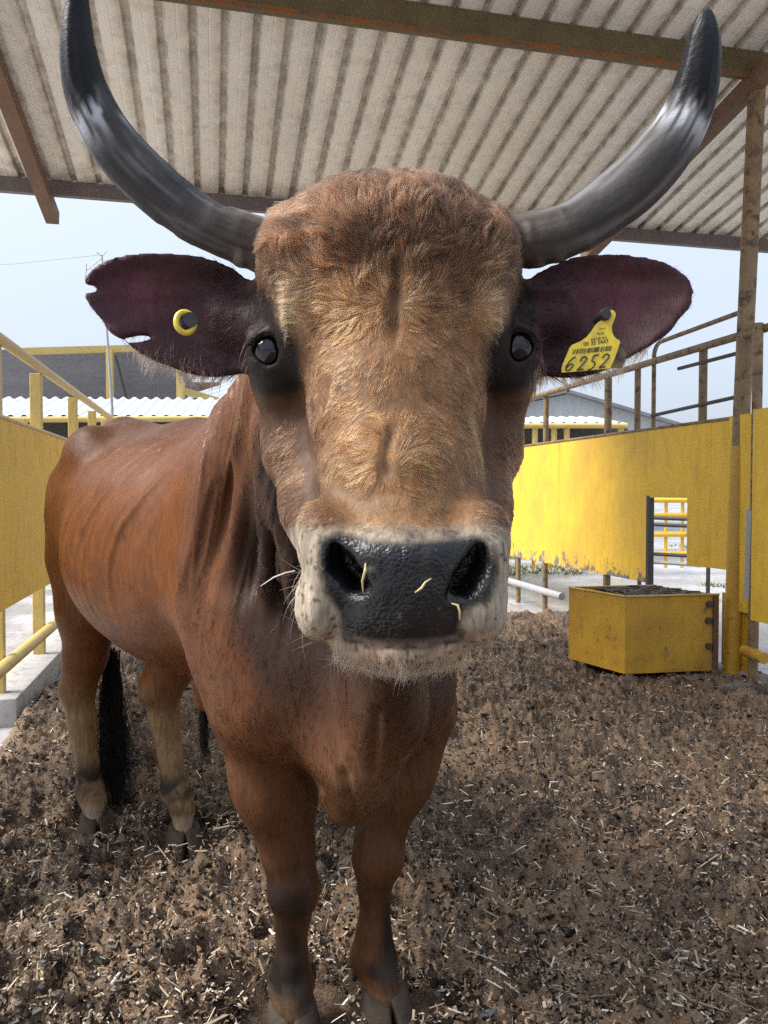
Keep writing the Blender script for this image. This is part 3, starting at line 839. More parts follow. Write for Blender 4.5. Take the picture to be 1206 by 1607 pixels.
def cone(a, b, ra, rb, k=0.03, op='add'):
    """tapered capsule; radii may be (side, up) pairs"""
    a = np.asarray(a, float); b = np.asarray(b, float)
    ra = (ra, ra) if np.isscalar(ra) else ra; rb = (rb, rb) if np.isscalar(rb) else rb
    rm = max(*ra, *rb)
    c = (a + b) / 2; ext = np.abs(b - a) / 2 + rm + k + 0.02
    sl = region(c, ext); X, Y, Z = coords(sl)
    ax = b - a; L = np.linalg.norm(ax); ax = ax / L
    up = np.array([0, 0, 1.0]) if abs(ax[2]) < 0.9 else np.array([0, 1.0, 0])
    sd_ = np.cross(ax, up); sd_ /= np.linalg.norm(sd_); u2 = np.cross(sd_, ax)
    dx, dy, dz = X - np.float32(a[0]), Y - np.float32(a[1]), Z - np.float32(a[2])
    def dot(v): return dx * np.float32(v[0]) + dy * np.float32(v[1]) + dz * np.float32(v[2])
    tl = dot(ax); t = np.clip(tl / L, 0, 1); over = tl - t * L
    s_, u_ = dot(sd_), dot(u2)
    if ra[0] == ra[1] and rb[0] == rb[1]:
        d = np.sqrt(s_ * s_ + u_ * u_ + over * over) - (ra[0] + (rb[0] - ra[0]) * t)
    else:
        r1 = ra[0] + (rb[0] - ra[0]) * t; r2 = ra[1] + (rb[1] - ra[1]) * t; r3 = np.minimum(r1, r2)
        k0 = np.sqrt((s_ / r1) ** 2 + (u_ / r2) ** 2 + (over / r3) ** 2)
        k1 = np.sqrt((s_ / r1 ** 2) ** 2 + (u_ / r2 ** 2) ** 2 + (over / r3 ** 2) ** 2) + 1e-6
        d = k0 * (k0 - 1) / k1
    apply(sl, d.astype(np.float32), k, op)
def chain(pts, rs, k=0.03, op='add'):
    for i in range(len(pts) - 1): cone(pts[i], pts[i + 1], rs[i], rs[i + 1], k, op)

# ---- trunk
RB = rot_to((US[0], US[1], 0), (0, 0, 1))
def ellB(s, t, z, rs, rt, rz, k=0.08): ell(B(s, t, z), (rs, rt, rz), RB, k)
ellB(0.72, 0.0, 1.11, 0.62, 0.36, 0.385, 0.02)          # barrel
ellB(0.90, 0.0, 1.12, 0.48, 0.375, 0.36, 0.06)         # paunch
ellB(0.25, 0.0, 1.17, 0.40, 0.29, 0.41, 0.08)          # chest
ellB(1.34, 0.0, 1.22, 0.36, 0.29, 0.31, 0.10)          # croup
chain([B(0.3, 0, 1.43), B(0.8, 0, 1.42), B(1.40, 0, 1.47)], [0.08, 0.08, 0.09], 0.09)   # topline
ellB(1.32, 0.17, 1.43, 0.10, 0.07, 0.10, 0.08); ellB(1.32, -0.17, 1.43, 0.10, 0.07, 0.10, 0.08)   # hip bones
cone(B(1.40, 0, 1.49), B(1.66, 0, 1.42), 0.06, 0.045, 0.08)  # tail head
cone(B(1.66, 0, 1.42), B(1.71, 0, 1.22), 0.042, 0.032, 0.04)
cone(B(1.71, 0, 1.22), B(1.70, 0.0, 0.66), 0.030, 0.020, 0.02)
# shoulders
for sg, k_ in ((1, 1.0), (-1, 1.0)):
    ellB(0.18, 0.215 * sg, 1.13, 0.20, 0.115, 0.34, 0.06)
    cone(B(0.26, 0.12 * sg, 1.48), B(0.02, 0.245 * sg, 1.02), 0.08, 0.11, 0.06)
# ---- neck and dewlap
NK0, NK1 = B(0.10, 0.0, 1.24), W(612, 500, 1.20)
cone(NK0, NK1, (0.22, 0.32), (0.135, 0.20), 0.10)
ell(W(560, 640, 1.62), (0.24, 0.26, 0.22), None, 0.10)       # crest of the neck
cone(B(0.15, 0, 1.50), W(600, 470, 1.30), 0.12, 0.09, 0.10)
chain([W(620, 960, 1.22), W(605, 1090, 1.45), W(565, 1190, 1.58), W(552, 1255, 1.62)], [(0.05, 0.10), (0.06, 0.10), (0.07, 0.09), (0.04, 0.055)], 0.08)
ell(W(530, 1040, 1.72), (0.245, 0.20, 0.24), None, 0.10)     # breast
ell(W(425, 1070, 1.72), (0.12, 0.13, 0.17), None, 0.07)      # point of the right shoulder
ell(W(640, 1075, 1.72), (0.10, 0.13, 0.15), None, 0.07)
ell(W(550, 1225, 1.63), (0.055, 0.06, 0.075), None, 0.06)    # brisket
# neck folds
for p0, p1, r0, r1 in (((420, 690, 1.42), (470, 950, 1.46), 0.022, 0.022),):
    cone(W(*p0), W(*p1), r0, r1, 0.05)
def catmull(P, n):
    P = np.asarray(P, float); out = []
    Pp = np.vstack([2 * P[0] - P[1], P, 2 * P[-1] - P[-2]])
    for i in range(1, len(Pp) - 2):
        for t in np.linspace(0, 1, n, endpoint=False):
            a, b_, c_, d_ = Pp[i - 1], Pp[i], Pp[i + 1], Pp[i + 2]
            out.append(0.5 * ((2 * b_) + (-a + c_) * t + (2 * a - 5 * b_ + 4 * c_ - d_) * t * t + (-a + 3 * b_ - 3 * c_ + d_) * t ** 3))
    out.append(P[-1]); return np.array(out)
def foldline(path, rpx, k=0.05):
    """a soft skin fold along a path of (px, py, Y)"""
    pts = np.array([W(*p) for p in path]); r = np.array([q * p[2] / 1200 for q, p in zip(rpx, path)])
    Cc = catmull(np.hstack([pts, r[:, None]]), 6)
    lo, hi = Cc[:, :3].min(0), Cc[:, :3].max(0)
    sl = region((lo + hi) / 2, (hi - lo) / 2 + r.max() + k + 0.02); X, Y, Z = coords(sl)
    best = None
    for A_, B_ in zip(Cc, Cc[1:]):
        ax = B_[:3] - A_[:3]; L2 = (ax ** 2).sum()
        dx, dy, dz = X - np.float32(A_[0]), Y - np.float32(A_[1]), Z - np.float32(A_[2])
        t = np.clip((dx * np.float32(ax[0]) + dy * np.float32(ax[1]) + dz * np.float32(ax[2])) / np.float32(L2), 0, 1)
        d = np.sqrt((dx - t * np.float32(ax[0])) ** 2 + (dy - t * np.float32(ax[1])) ** 2 + (dz - t * np.float32(ax[2])) ** 2) - (A_[3] + (B_[3] - A_[3]) * t)
        best = d if best is None else np.minimum(best, d)
    apply(sl, best.astype(np.float32), k, 'add')
foldline([(390, 630, 1.68), (345, 740, 1.70), (318, 860, 1.715), (318, 970, 1.73), (350, 1070, 1.76), (400, 1150, 1.82)], [30, 32, 33, 33, 30, 20], 0.07)
foldline([(405, 640, 1.56), (382, 760, 1.60), (364, 880, 1.63), (368, 980, 1.66), (395, 1080, 1.72)], [17, 16, 16, 15, 8], 0.045)
foldline([(425, 660, 1.42), (420, 780, 1.47), (418, 900, 1.54), (425, 980, 1.62)], [15, 13, 10, 3], 0.04)
# ---- front legs
YR, YL = 1.81, 1.87
chain([W(425, 1120, 1.80), W(432, 1230, 1.80), W(452, 1330, 1.80)], [0.130, 0.094, 0.066], 0.06)
chain([W(452, 1330, YR), W(461, 1400, YR - 0.012), W(460, 1440, YR)], [0.064, 0.060, 0.042], 0.02)
ell(W(465, 1396, YR - 0.050), (0.040, 0.024, 0.050), None, 0.012)
chain([W(460, 1440, YR), W(458, 1468, YR), W(457, 1505, YR), W(457, 1546, YR), W(458, 1566, YR - 0.02)], [0.041, 0.034, 0.040, 0.056, 0.044], 0.015)
cone(W(470, 1450, YR + 0.035), W(466, 1540, YR + 0.03), 0.018, 0.022, 0.02)
chain([W(640, 1110, 1.88), W(622, 1210, 1.87), W(597, 1310, YL)], [0.125, 0.088, 0.060], 0.06)
chain([W(597, 1310, YL), W(593, 1348, YL - 0.012), W(588, 1395, YL)], [0.060, 0.060, 0.040], 0.02)
ell(W(600, 1344, YL - 0.053), (0.038, 0.024, 0.048), None, 0.012)
chain([W(588, 1395, YL), W(589, 1425, YL), W(587, 1460, YL), W(586, 1500, YL), W(597, 1538, YL - 0.025)], [0.039, 0.034, 0.041, 0.055, 0.044], 0.015)
cone(W(600, 1410, YL + 0.035), W(596, 1495, YL + 0.03), 0.018, 0.022, 0.02)
# ---- hind legs
chain([W(156, 770, 2.95), W(146, 880, 2.91), W(140, 955, 2.88), W(134, 1030, 2.89)], [0.165, 0.150, 0.108, 0.078], 0.07)
chain([W(134, 1030, 2.89), W(120, 1085, 2.93), W(128, 1130, 2.92), W(138, 1200, 2.90), W(141, 1240, 2.89), W(148, 1262, 2.86)],
      [0.080, 0.064, 0.052, 0.040, 0.050, 0.042], 0.025)
cone(W(106, 1072, 3.0), W(122, 1130, 2.95), 0.036, 0.030, 0.03)     # point of hock
chain([B(1.34, -0.18, 1.10), B(1.16, -0.20, 0.86), W(250, 1080, 2.84)], [(0.15, 0.17), (0.11, 0.13), (0.075, 0.08)], 0.07)
chain([W(252, 1075, 2.86), W(258, 1125, 2.86), W(268, 1190, 2.82), W(276, 1245, 2.79), W(286, 1272, 2.75)], [0.066, 0.058, 0.041, 0.050, 0.042], 0.025)
# pasterns running down into the hooves
for (p, dx_, dy_) in ((W(458, 1564, 1.79), 0.003, -0.03), (W(597, 1536, 1.845), 0.012, -0.03), (W(148, 1260, 2.86), 0.014, -0.03), (W(286, 1270, 2.75), 0.012, -0.03)):
    cone(p, (p[0] + dx_, p[1] + dy_, 0.055), 0.041, 0.030, 0.02)
# sheath
chain([B(0.62, 0.02, 0.76), W(322, 1085, 2.30), W(320, 1106, 2.28)], [0.07, 0.032, 0.022], 0.04)

# ---- head
HK = 0.03
ell(W(608, 421, 1.05), (0.158, 0.105, 0.103), None, 0.05)
ell(W(546, 388, 1.03), (0.076, 0.088, 0.074), None, 0.04)
ell(W(682, 390, 1.03), (0.076, 0.088, 0.074), None, 0.04)
ell(W(610, 360, 1.03), (0.100, 0.085, 0.056), None, 0.04)
ell(W(600, 460, 0.99), (0.115, 0.060, 0.10), None, 0.05)         # forehead boss
ell(W(450, 430, 1.03), (0.036, 0.08, 0.075), None, 0.04); ell(W(770, 428, 1.03), (0.036, 0.08, 0.075), None, 0.04)
ell(W(468, 510, 0.985), (0.032, 0.045, 0.06), None, 0.035); ell(W(768, 508, 0.985), (0.032, 0.045, 0.06), None, 0.035)   # brows
ell(W(440, 585, 1.03), (0.040, 0.060, 0.060), None, 0.035); ell(W(795, 582, 1.03), (0.040, 0.060, 0.060), None, 0.035)   # below eyes
chain([W(615, 520, 1.00), W(622, 640, 0.965), W(632, 760, 0.915), W(634, 835, 0.88)], [(0.120, 0.085), (0.105, 0.085), (0.092, 0.082), (0.086, 0.075)], 0.03)
chain([W(470, 600, 1.07), W(478, 700, 1.05), W(505, 800, 0.98), W(530, 880, 0.92)], [0.050, 0.050, 0.044, 0.045], 0.035)
chain([W(765, 600, 1.07), W(758, 700, 1.05), W(745, 800, 0.98), W(728, 880, 0.92)], [0.048, 0.046, 0.040, 0.045], 0.035)
chain([W(618, 640, 1.14), W(625, 800, 1.07), W(632, 960, 0.93)], [(0.130, 0.10), (0.105, 0.09), (0.072, 0.06)], 0.04)
# muzzle
ell(W(630, 905, 0.86), (0.093, 0.085, 0.082), None, 0.03)
ell(W(635, 905, 0.815), (0.070, 0.042, 0.058), None, 0.02)
ell(W(634, 868, 0.815), (0.078, 0.038, 0.022), None, 0.02)       # upper rim of the nose
ell(W(522, 880, 0.825), (0.030, 0.042, 0.046), None, 0.018); ell(W(757, 880, 0.825), (0.028, 0.042, 0.046), None, 0.018)
ell(W(503, 948, 0.835), (0.028, 0.050, 0.040), None, 0.018); ell(W(752, 952, 0.83), (0.030, 0.050, 0.042), None, 0.018)
ell(W(505, 830, 0.85), (0.028, 0.04, 0.03), None, 0.03); ell(W(755, 830, 0.85), (0.028, 0.04, 0.03), None, 0.03)
ell(W(630, 965, 0.822), (0.062, 0.042, 0.034), None, 0.018)
chain([W(548, 1008, 0.825), W(630, 1018, 0.805), W(712, 1006, 0.825)], [0.020, 0.022, 0.019], 0.010)   # lower lip
ell(W(632, 1012, 0.86), (0.070, 0.05, 0.030), None, 0.025)
# ears: shallow cups, hollow side to the front
def ear(base, tip, H, T, cupk, up):
    a, b = np.array(base), np.array(tip)
    x = b - a; L = np.linalg.norm(x); R = rot_to(x, up)      # x along, z up in the leaf, y = thickness
    c = (a + b) / 2
    rL, rH = L / 2 * 1.04, H
    ext = np.sqrt(((R * np.array([rL, 0.05, rH])) ** 2).sum(1)) + 0.03
    sl = region(c, ext); X, Y, Z = coords(sl)
    dx, dy, dz = X - np.float32(c[0]), Y - np.float32(c[1]), Z - np.float32(c[2])
    q = [dx * np.float32(R[0, i]) + dy * np.float32(R[1, i]) + dz * np.float32(R[2, i]) for i in range(3)]
    sgn = 1.0 if R[1, 1] > 0 else -1.0                        # +: local y points away from the camera
    u = q[0] / rL
    z0 = q[2] / (rH * (1 - 0.22 * u))                         # leaf tapers a little to the tip
    yy = q[1] * sgn - cupk * (1 - np.minimum(z0 * z0, 1.4)) + 0.02 * u * u
    k0 = np.sqrt(u ** 2 + z0 ** 2)
    k1 = np.sqrt((u / rL) ** 2 + (z0 / rH) ** 2) + 1e-6
    d2 = k0 * (k0 - 1) / k1                                   # distance to the leaf outline
    d = np.sqrt(np.maximum(d2 + T, 0) ** 2 + yy ** 2) - T      # slab with a rounded rim
    apply(sl, d.astype(np.float32), 0.022, 'add')
ear(W(420, 530, 1.05), W(135, 440, 1.00), 0.078, 0.0062, 0.030, (-0.18, 0, 1))
ear(W(800, 526, 1.05), W(1085, 446, 1.00), 0.079, 0.0062, 0.030, (0.20, 0, 1))
cone(W(440, 520, 1.06), W(355, 505, 1.055), 0.050, 0.028, 0.03); cone(W(785, 515, 1.06), W(868, 500, 1.055), 0.050, 0.028, 0.03)
# notches of the left ear
ell(W(211, 525, 1.0), (0.019, 0.05, 0.0048), rot_to((1, 0, 0.30), (0, 0, 1)), 0.004, 'sub')
ell(W(134, 450, 1.0), (0.012, 0.05, 0.0045), rot_to((1, 0, 0.1), (0, 0, 1)), 0.004, 'sub')
# nostrils
def nost(sx, pts, rs):
    for (a, b, ra, rb) in zip(pts, pts[1:], rs, rs[1:]):
        for y0, f in ((0.765, 1.0), (0.785, 1.0), (0.805, 0.9), (0.825, 0.7)):
            cone(W(a[0] + sx * (y0 - 0.765) * 250, a[1] - (y0 - .765) * 200, y0), W(b[0] + sx * (y0 - 0.765) * 250, b[1] - (y0 - .765) * 200, y0), ra * f, rb * f, 0.006, 'sub')
nost(1, [(517, 862), (530, 890), (552, 917), (572, 926)], [0.009, 0.0140, 0.0130, 0.0075])
nost(-1, [(763, 862), (752, 892), (732, 922), (716, 932)], [0.009, 0.0135, 0.0130, 0.0075])
# mouth
chain([W(537, 1000, 0.79), W(580, 1014, 0.775), W(640, 1018, 0.772), W(690, 1013, 0.776), W(722, 998, 0.79)], [0.0035] * 5, 0.006, 'sub')
chain([W(537, 1000, 0.80), W(580, 1013, 0.787), W(640, 1017, 0.784), W(690, 1012, 0.787), W(722, 998, 0.80)], [0.0035] * 5, 0.006, 'sub')
# eyes: sockets and lids
EYES = [W(426, 553, 0.990), W(809, 547, 0.990)]
ER = 0.0260
for (e, sx) in zip(EYES, (-1, 1)):
    ell(e, (0.0315, 0.029, 0.0315), None, 0.012, 'add')
    ell(e, (ER * .95, ER * .95, ER * .95), None, 0.0, 'sub')
    ell(e + np.array([sx * 0.006, -0.020, 0.0]), (0.0205, 0.022, 0.0225), None, 0.003, 'sub')
    up = [e + np.array([math.cos(a) * 0.0225, -0.016 - 0.004 * math.sin(a), math.sin(a) * 0.0225]) for a in np.linspace(0.15, math.pi - 0.15, 6)]
    chain(up, [0.0045] * 6, 0.006)
    lo = [e + np.array([math.cos(a) * 0.0215, -0.016, math.sin(a) * 0.0222]) for a in np.linspace(math.pi + 0.3, 2 * math.pi - 0.3, 6)]
    chain(lo, [0.0032] * 6, 0.005)

for (e, sx) in zip(EYES, (-1, 1)):            # wrinkles round the eye
    for (rx, rz, dy, a0, a1, rr) in ((0.033, 0.032, -0.004, 0.35, 2.8, 0.0042), (0.041, 0.040, 0.004, 0.6, 2.5, 0.0038), (0.031, 0.033, -0.006, 3.5, 5.9, 0.0036)):
        chain([e + np.array([math.cos(a) * rx, dy, math.sin(a) * rz]) for a in np.linspace(a0, a1, 7)], [rr] * 7, 0.006)

# ---- surface
def surface_nets(Fv):
    ins = Fv < 0
    s = (ins[:-1, :-1, :-1].astype(np.int8) + ins[1:, :-1, :-1] + ins[:-1, 1:, :-1] + ins[:-1, :-1, 1:] +
         ins[1:, 1:, :-1] + ins[1:, :-1, 1:] + ins[:-1, 1:, 1:] + ins[1:, 1:, 1:])
    act = (s > 0) & (s < 8)
    I = np.argwhere(act); n = len(I)
    vid = np.full(act.shape, -1, np.int32); vid[act] = np.arange(n)
    acc = np.zeros((n, 3), np.float64); cnt = np.zeros(n)
    off = np.array([(a, b, c) for a in (0, 1) for b in (0, 1) for c in (0, 1)])
    val = [Fv[I[:, 0] + o[0], I[:, 1] + o[1], I[:, 2] + o[2]] for o in off]
    for i in range(8):
        for j in range(i + 1, 8):
            if np.abs(off[i] - off[j]).sum() != 1: continue
            m = (val[i] < 0) != (val[j] < 0)
            t = np.where(m, val[i] / np.where(m, val[i] - val[j], 1), 0)
            acc[m] += (off[i] + t[:, None] * (off[j] - off[i]))[m]; cnt += m
    ijk = I + acc / cnt[:, None]
    Vv = np.stack([np.interp(ijk[:, a], np.arange(len(g_)), g_) for a, g_ in enumerate((GX, GY, GZ))], 1)
    quads = []
    for ax in range(3):
        b_, c_ = (ax + 1) % 3, (ax + 2) % 3
        sl0 = [slice(None)] * 3; sl1 = [slice(None)] * 3
        sl0[ax] = slice(0, -1); sl1[ax] = slice(1, None)
        A_, B_ = ins[tuple(sl0)], ins[tuple(sl1)]
        E = np.argwhere(A_ != B_)
        E = E[(E[:, b_] > 0) & (E[:, c_] > 0) & (E[:, b_] < Fv.shape[b_] - 1) & (E[:, c_] < Fv.shape[c_] - 1)]
        fl = A_[E[:, 0], E[:, 1], E[:, 2]]
        def cell(db, dc):
            q = E.copy(); q[:, b_] -= db; q[:, c_] -= dc
            return vid[q[:, 0], q[:, 1], q[:, 2]]
        q = np.stack([cell(1, 1), cell(0, 1), cell(0, 0), cell(1, 0)], 1)
        q[~fl] = q[~fl][:, ::-1]
        quads.append(q)
    return Vv, np.concatenate(quads)
BV, BQ = surface_nets(FLD)
del FLD
# keep the biggest connected body
def adjacency_smooth(Vv, Qq, it, w):
    for _ in range(it):
        S = np.zeros_like(Vv); Cn = np.zeros(len(Vv))
        for i in range(4):
            a, b2 = Qq[:, i], Qq[:, (i + 1) % 4]
            for p, q in ((a, b2), (b2, a)):
                for ax in range(3): S[:, ax] += np.bincount(p, Vv[q, ax], len(Vv))
                Cn += np.bincount(p, minlength=len(Vv))
        Vv = Vv + (S / np.maximum(Cn, 1)[:, None] - Vv) * (w if np.isscalar(w) else w[:, None])
    return Vv
def vnormals(Vv, Qq):
    n = np.cross(Vv[Qq[:, 2]] - Vv[Qq[:, 0]], Vv[Qq[:, 3]] - Vv[Qq[:, 1]])
    out = np.zeros_like(Vv)
    for i in range(4):
        for ax in range(3): out[:, ax] += np.bincount(Qq[:, i], n[:, ax], len(Vv))
    return out / (np.linalg.norm(out, axis=1)[:, None] + 1e-12)
BV = adjacency_smooth(BV, BQ, 3, 0.5)
BN = vnormals(BV, BQ)

# ---- measures over the surface used for folds, coat colours and the lie of the hair
vx, vy = to_px(BV)                                   # where the photo shows that bit of coat
dFC = BV[:, :2] - FC
bs, bt, bz = dFC @ US, dFC @ UT, BV[:, 2]
seg = W(612, 480, 1.16)
head_w = sstep(1.24, 1.10, BV[:, 1]) * sstep(0.98, 1.06, bz) * (np.abs(BV[:, 0]) < 0.6)       # 1 on the head
earL = sstep(392, 372, vx) * head_w; earR = sstep(832, 850, vx) * head_w
ear_w = np.maximum(earL, earR)
# relief: ribs and loose skin folds
flank = sstep(0.28, 0.5, bs) * sstep(1.25, 1.0, bs) * sstep(0.12, 0.22, np.abs(bt)) * (1 - head_w)
fu = bs + 0.42 * ((bz - 1.12) + np.sqrt((bz - 1.12) ** 2 + 0.03))
fold = 1 - 2.2 * np.abs(vnoise(np.stack([fu * 8.5, bt * 1.0, bz * 1.0], 1), 3))
fold2 = 1 - 2.2 * np.abs(vnoise(np.stack([fu * 19, bt * 2, bz * 1.8], 1), 4))
disp = flank * sstep(0.82, 1.15, bz) * (0.0055 * fold + 0.0045 * fold2)
neckm = sstep(0.30, 0.10, bs) * (1 - head_w) * sstep(0.75, 0.9, bz)
nf_ = vnoise(np.stack([vx * 0.028 + vy * 0.006, vy * 0.0035, BV[:, 1] * 2], 1), 8)
nf2 = vnoise(np.stack([vx * 0.065 + vy * 0.012, vy * 0.006, BV[:, 1] * 3], 1), 9)
nf_ = 1 - 2.2 * np.abs(nf_); nf2 = 1 - 2.2 * np.abs(nf2)
disp += neckm * sstep(1060, 860, vy) * (0.004 * nf_ + 0.0045 * nf2)
# creases of the brisket and elbow
for (a_, b2) in (((452, 1180), (497, 1240)), ((540, 1215), (560, 1290)), ((672, 1170), (612, 1235)), ((590, 1120), (585, 1215))):
    ax_ = np.array(b2, float) - np.array(a_, float); ll = (ax_ ** 2).sum()
    tt_ = np.clip(((vx - a_[0]) * ax_[0] + (vy - a_[1]) * ax_[1]) / ll, 0, 1)
    dd_ = np.hypot(vx - a_[0] - tt_ * ax_[0], vy - a_[1] - tt_ * ax_[1])
    disp -= (bs < 0.2) * 0.008 * np.exp(-(dd_ / 9) ** 2) * (BN[:, 1] < 0.2)
disp += (1 - head_w) * 0.004 * fbm(BV * 9, 13, 2)
mid = head_w * (1 - ear_w) * sstep(840, 780, vy)
disp += mid * (0.0018 * vnoise(BV * 24, 14) + 0.0005 * vnoise(BV * 60, 15))
part_line = np.exp(-((vx - (622 - 0.03 * (vy - 480))) / 11.0) ** 2) * sstep(395, 440, vy) * sstep(560, 500, vy)
part2 = np.exp(-((vx - 612 - 6 * np.sin(vy * .05)) / 8.0) ** 2) * sstep(655, 690, vy) * sstep(760, 735, vy)
disp -= mid * (0.006 * part_line + 0.005 * part2)
disp += ear_w * 0.0022 * vnoise(np.stack([vx * 0.012, vy * 0.05, BV[:, 1] * 3], 1), 19)
muz = head_w * sstep(840, 870, vy)
disp += muz * 0.0012 * vnoise(BV * 120, 16)
BV = BV + BN * disp[:, None]
BN = vnormals(BV, BQ)

# ---- coat colours
def L3(*c): return np.array(c, np.float32)
COL = np.empty((len(BV), 3), np.float32)
nz = fbm(BV * 6, 21, 3)[:, None]; nzf = fbm(BV * 22, 22, 3)[:, None]
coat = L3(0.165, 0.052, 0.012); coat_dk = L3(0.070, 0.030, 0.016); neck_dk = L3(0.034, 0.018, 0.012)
tan = L3(0.36, 0.20, 0.085); black = L3(0.006, 0.005, 0.005); cream = L3(0.50, 0.42, 0.32)
def blend(m, c):
    global COL
    m = np.clip(m, 0, 1); m = m[:, None] if m.ndim == 1 else m
    COL = COL * (1 - m) + c * m
COL[:] = coat
blend(0.5 * sstep(-0.1, 0.5, nz[:, 0]), coat * 0.72)
blend(0.55 * sstep(1.36, 1.52, bz) * (bs > 0.0), L3(0.095, 0.048, 0.030))           # darker back
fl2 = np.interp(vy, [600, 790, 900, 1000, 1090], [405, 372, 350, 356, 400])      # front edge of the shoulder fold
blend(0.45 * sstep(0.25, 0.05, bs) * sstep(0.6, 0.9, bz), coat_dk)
blend(sstep(-12, 40, vx - fl2) * (bs < 0.22) * sstep(1260, 1020, vy + 45 * nz[:, 0]) * sstep(0.6, 0.75, bz) * 0.93, neck_dk)  # dark neck coat, with shade painted in over the breast
# legs
hind = (bs > 0.9) & (bz < 0.75)
blend(hind * sstep(0.66, 0.42, bz) * 0.9, L3(0.30, 0.18, 0.08))
blend(hind * np.exp(-((bz - 0.215 - 0.02 * nz[:, 0]) / 0.055) ** 2) * sstep(-0.15, 0.25, nzf[:, 0] + 0.35) , black)
blend(hind * sstep(0.14, 0.11, bz) * sstep(0.05, 0.08, bz) * 0.4, cream)
front = (bs < 0.45) & (bz < 0.75)
blend((bs < 0.45) * sstep(0.85, 0.6, bz) * 0.75, L3(0.088, 0.038, 0.017))
legn = 0.035 * nz[:, 0] + 0.02 * nzf[:, 0]; bz_keep = bz; bz = bz + legn
fr = front & (vx < 525)
blend(fr * sstep(0.46, 0.34, bz) * sstep(0.25, 0.33, bz) * sstep(505, 468, vx) * 0.9, black * 1.4)
blend(fr * sstep(0.26, 0.17, bz) * sstep(0.085, 0.12, bz) * sstep(508, 462, vx), black * 1.3)
blend(fr * sstep(0.30, 0.24, bz) * sstep(0.16, 0.22, bz) * sstep(480, 462, vx) * 0.8, black * 1.6)
fl_ = front & (vx >= 525)
blend(fl_ * sstep(0.38, 0.26, bz) * sstep(0.125, 0.16, bz) * sstep(584, 612, vx), black * 1.3)
blend(fl_ * sstep(0.18, 0.155, bz) * sstep(0.115, 0.14, bz) * sstep(560, 590, vx), black * 1.3)
caked = sstep(0.30, 0.06, bz) * sstep(0.05, 0.3, fbm(BV * 26, 90, 3))
blend(((bs > 0.9) | (bs < 0.45)) * caked * 0.8, L3(0.045, 0.032, 0.022))
blend(front * sstep(0.115, 0.095, bz) * sstep(0.06, 0.085, bz) * 0.35, L3(0.24, 0.15, 0.08))
bz = bz_keep
# tail
tailm = (bs > 1.62) & (bz < 1.1)
blend(tailm * sstep(1.0, 0.8, bz), black)
# brisket lighter
blend(np.exp(-((vx - 560) / 55) ** 2 - ((vy - 1225) / 60) ** 2) * (bs < 0.05) * 0.55, L3(0.22, 0.12, 0.065))
# head
hw = head_w
hc = L3(0.215, 0.108, 0.047) * np.ones((len(BV), 1), np.float32)
def hb(m, c):
    global hc
    m = np.clip(m, 0, 1)[:, None]; hc = hc * (1 - m) + c * m
hb(sstep(520, 380, vy + 30 * nz[:, 0]), L3(0.090, 0.046, 0.026))
hb(np.exp(-((vx - 620) / 100) ** 2 - ((vy - 560) / 90) ** 2) * 0.6, L3(0.205, 0.098, 0.042))
hb(np.exp(-((vx - 630) / 110) ** 2 - ((vy - 770) / 60) ** 2) * 0.6, L3(0.245, 0.132, 0.056))
side = sstep(0.13, 0.19, np.abs((vx - 622) / 1200))
cheek = sstep(600, 640, vy) * (sstep(515, 470, vx - (vy - 620) * 0.14) + sstep(745, 775, vx + (vy - 620) * 0.06))
hb(cheek * 0.72, L3(0.072, 0.036, 0.024))
hb(np.clip(part_line + part2, 0, 1) * 0.5, L3(0.022, 0.011, 0.007))
for ex, ey in ((462, 490), (775, 490)):
    hb(np.exp(-((vx - ex) / 22) ** 2 - ((vy - ey) / 50) ** 2) * 0.8, L3(0.36, 0.25, 0.14))
for (ex, ey, sx) in ((426, 553, -1), (809, 547, 1)):
    e = np.exp(-(np.maximum(np.hypot((vx - ex - 6 * -sx) / 1.0, (vy - ey - 14) / 1.45) - 30, 0) / 12) ** 2)
    hb(e, L3(0.010, 0.008, 0.009))
    edge_x = np.interp(vy, [430, 456, 479, 517, 547, 574, 605], [-20, -6, 4, 14, 25, 39, 49])      # dark skin from the ear to below the eye
    hb(sstep(-8, 8, (vx - ex) * sx + edge_x) * sstep(428, 455, vy + 8 * nzf[:, 0]) * sstep(628, 600, vy + 10 * nzf[:, 0]) * 0.97, L3(0.011, 0.008, 0.009))
    hb(np.exp(-((vx - ex - 32 * -sx) / 16) ** 2 - ((vy - ey - 45) / 22) ** 2) * 0.95, L3(0.012, 0.010, 0.011))
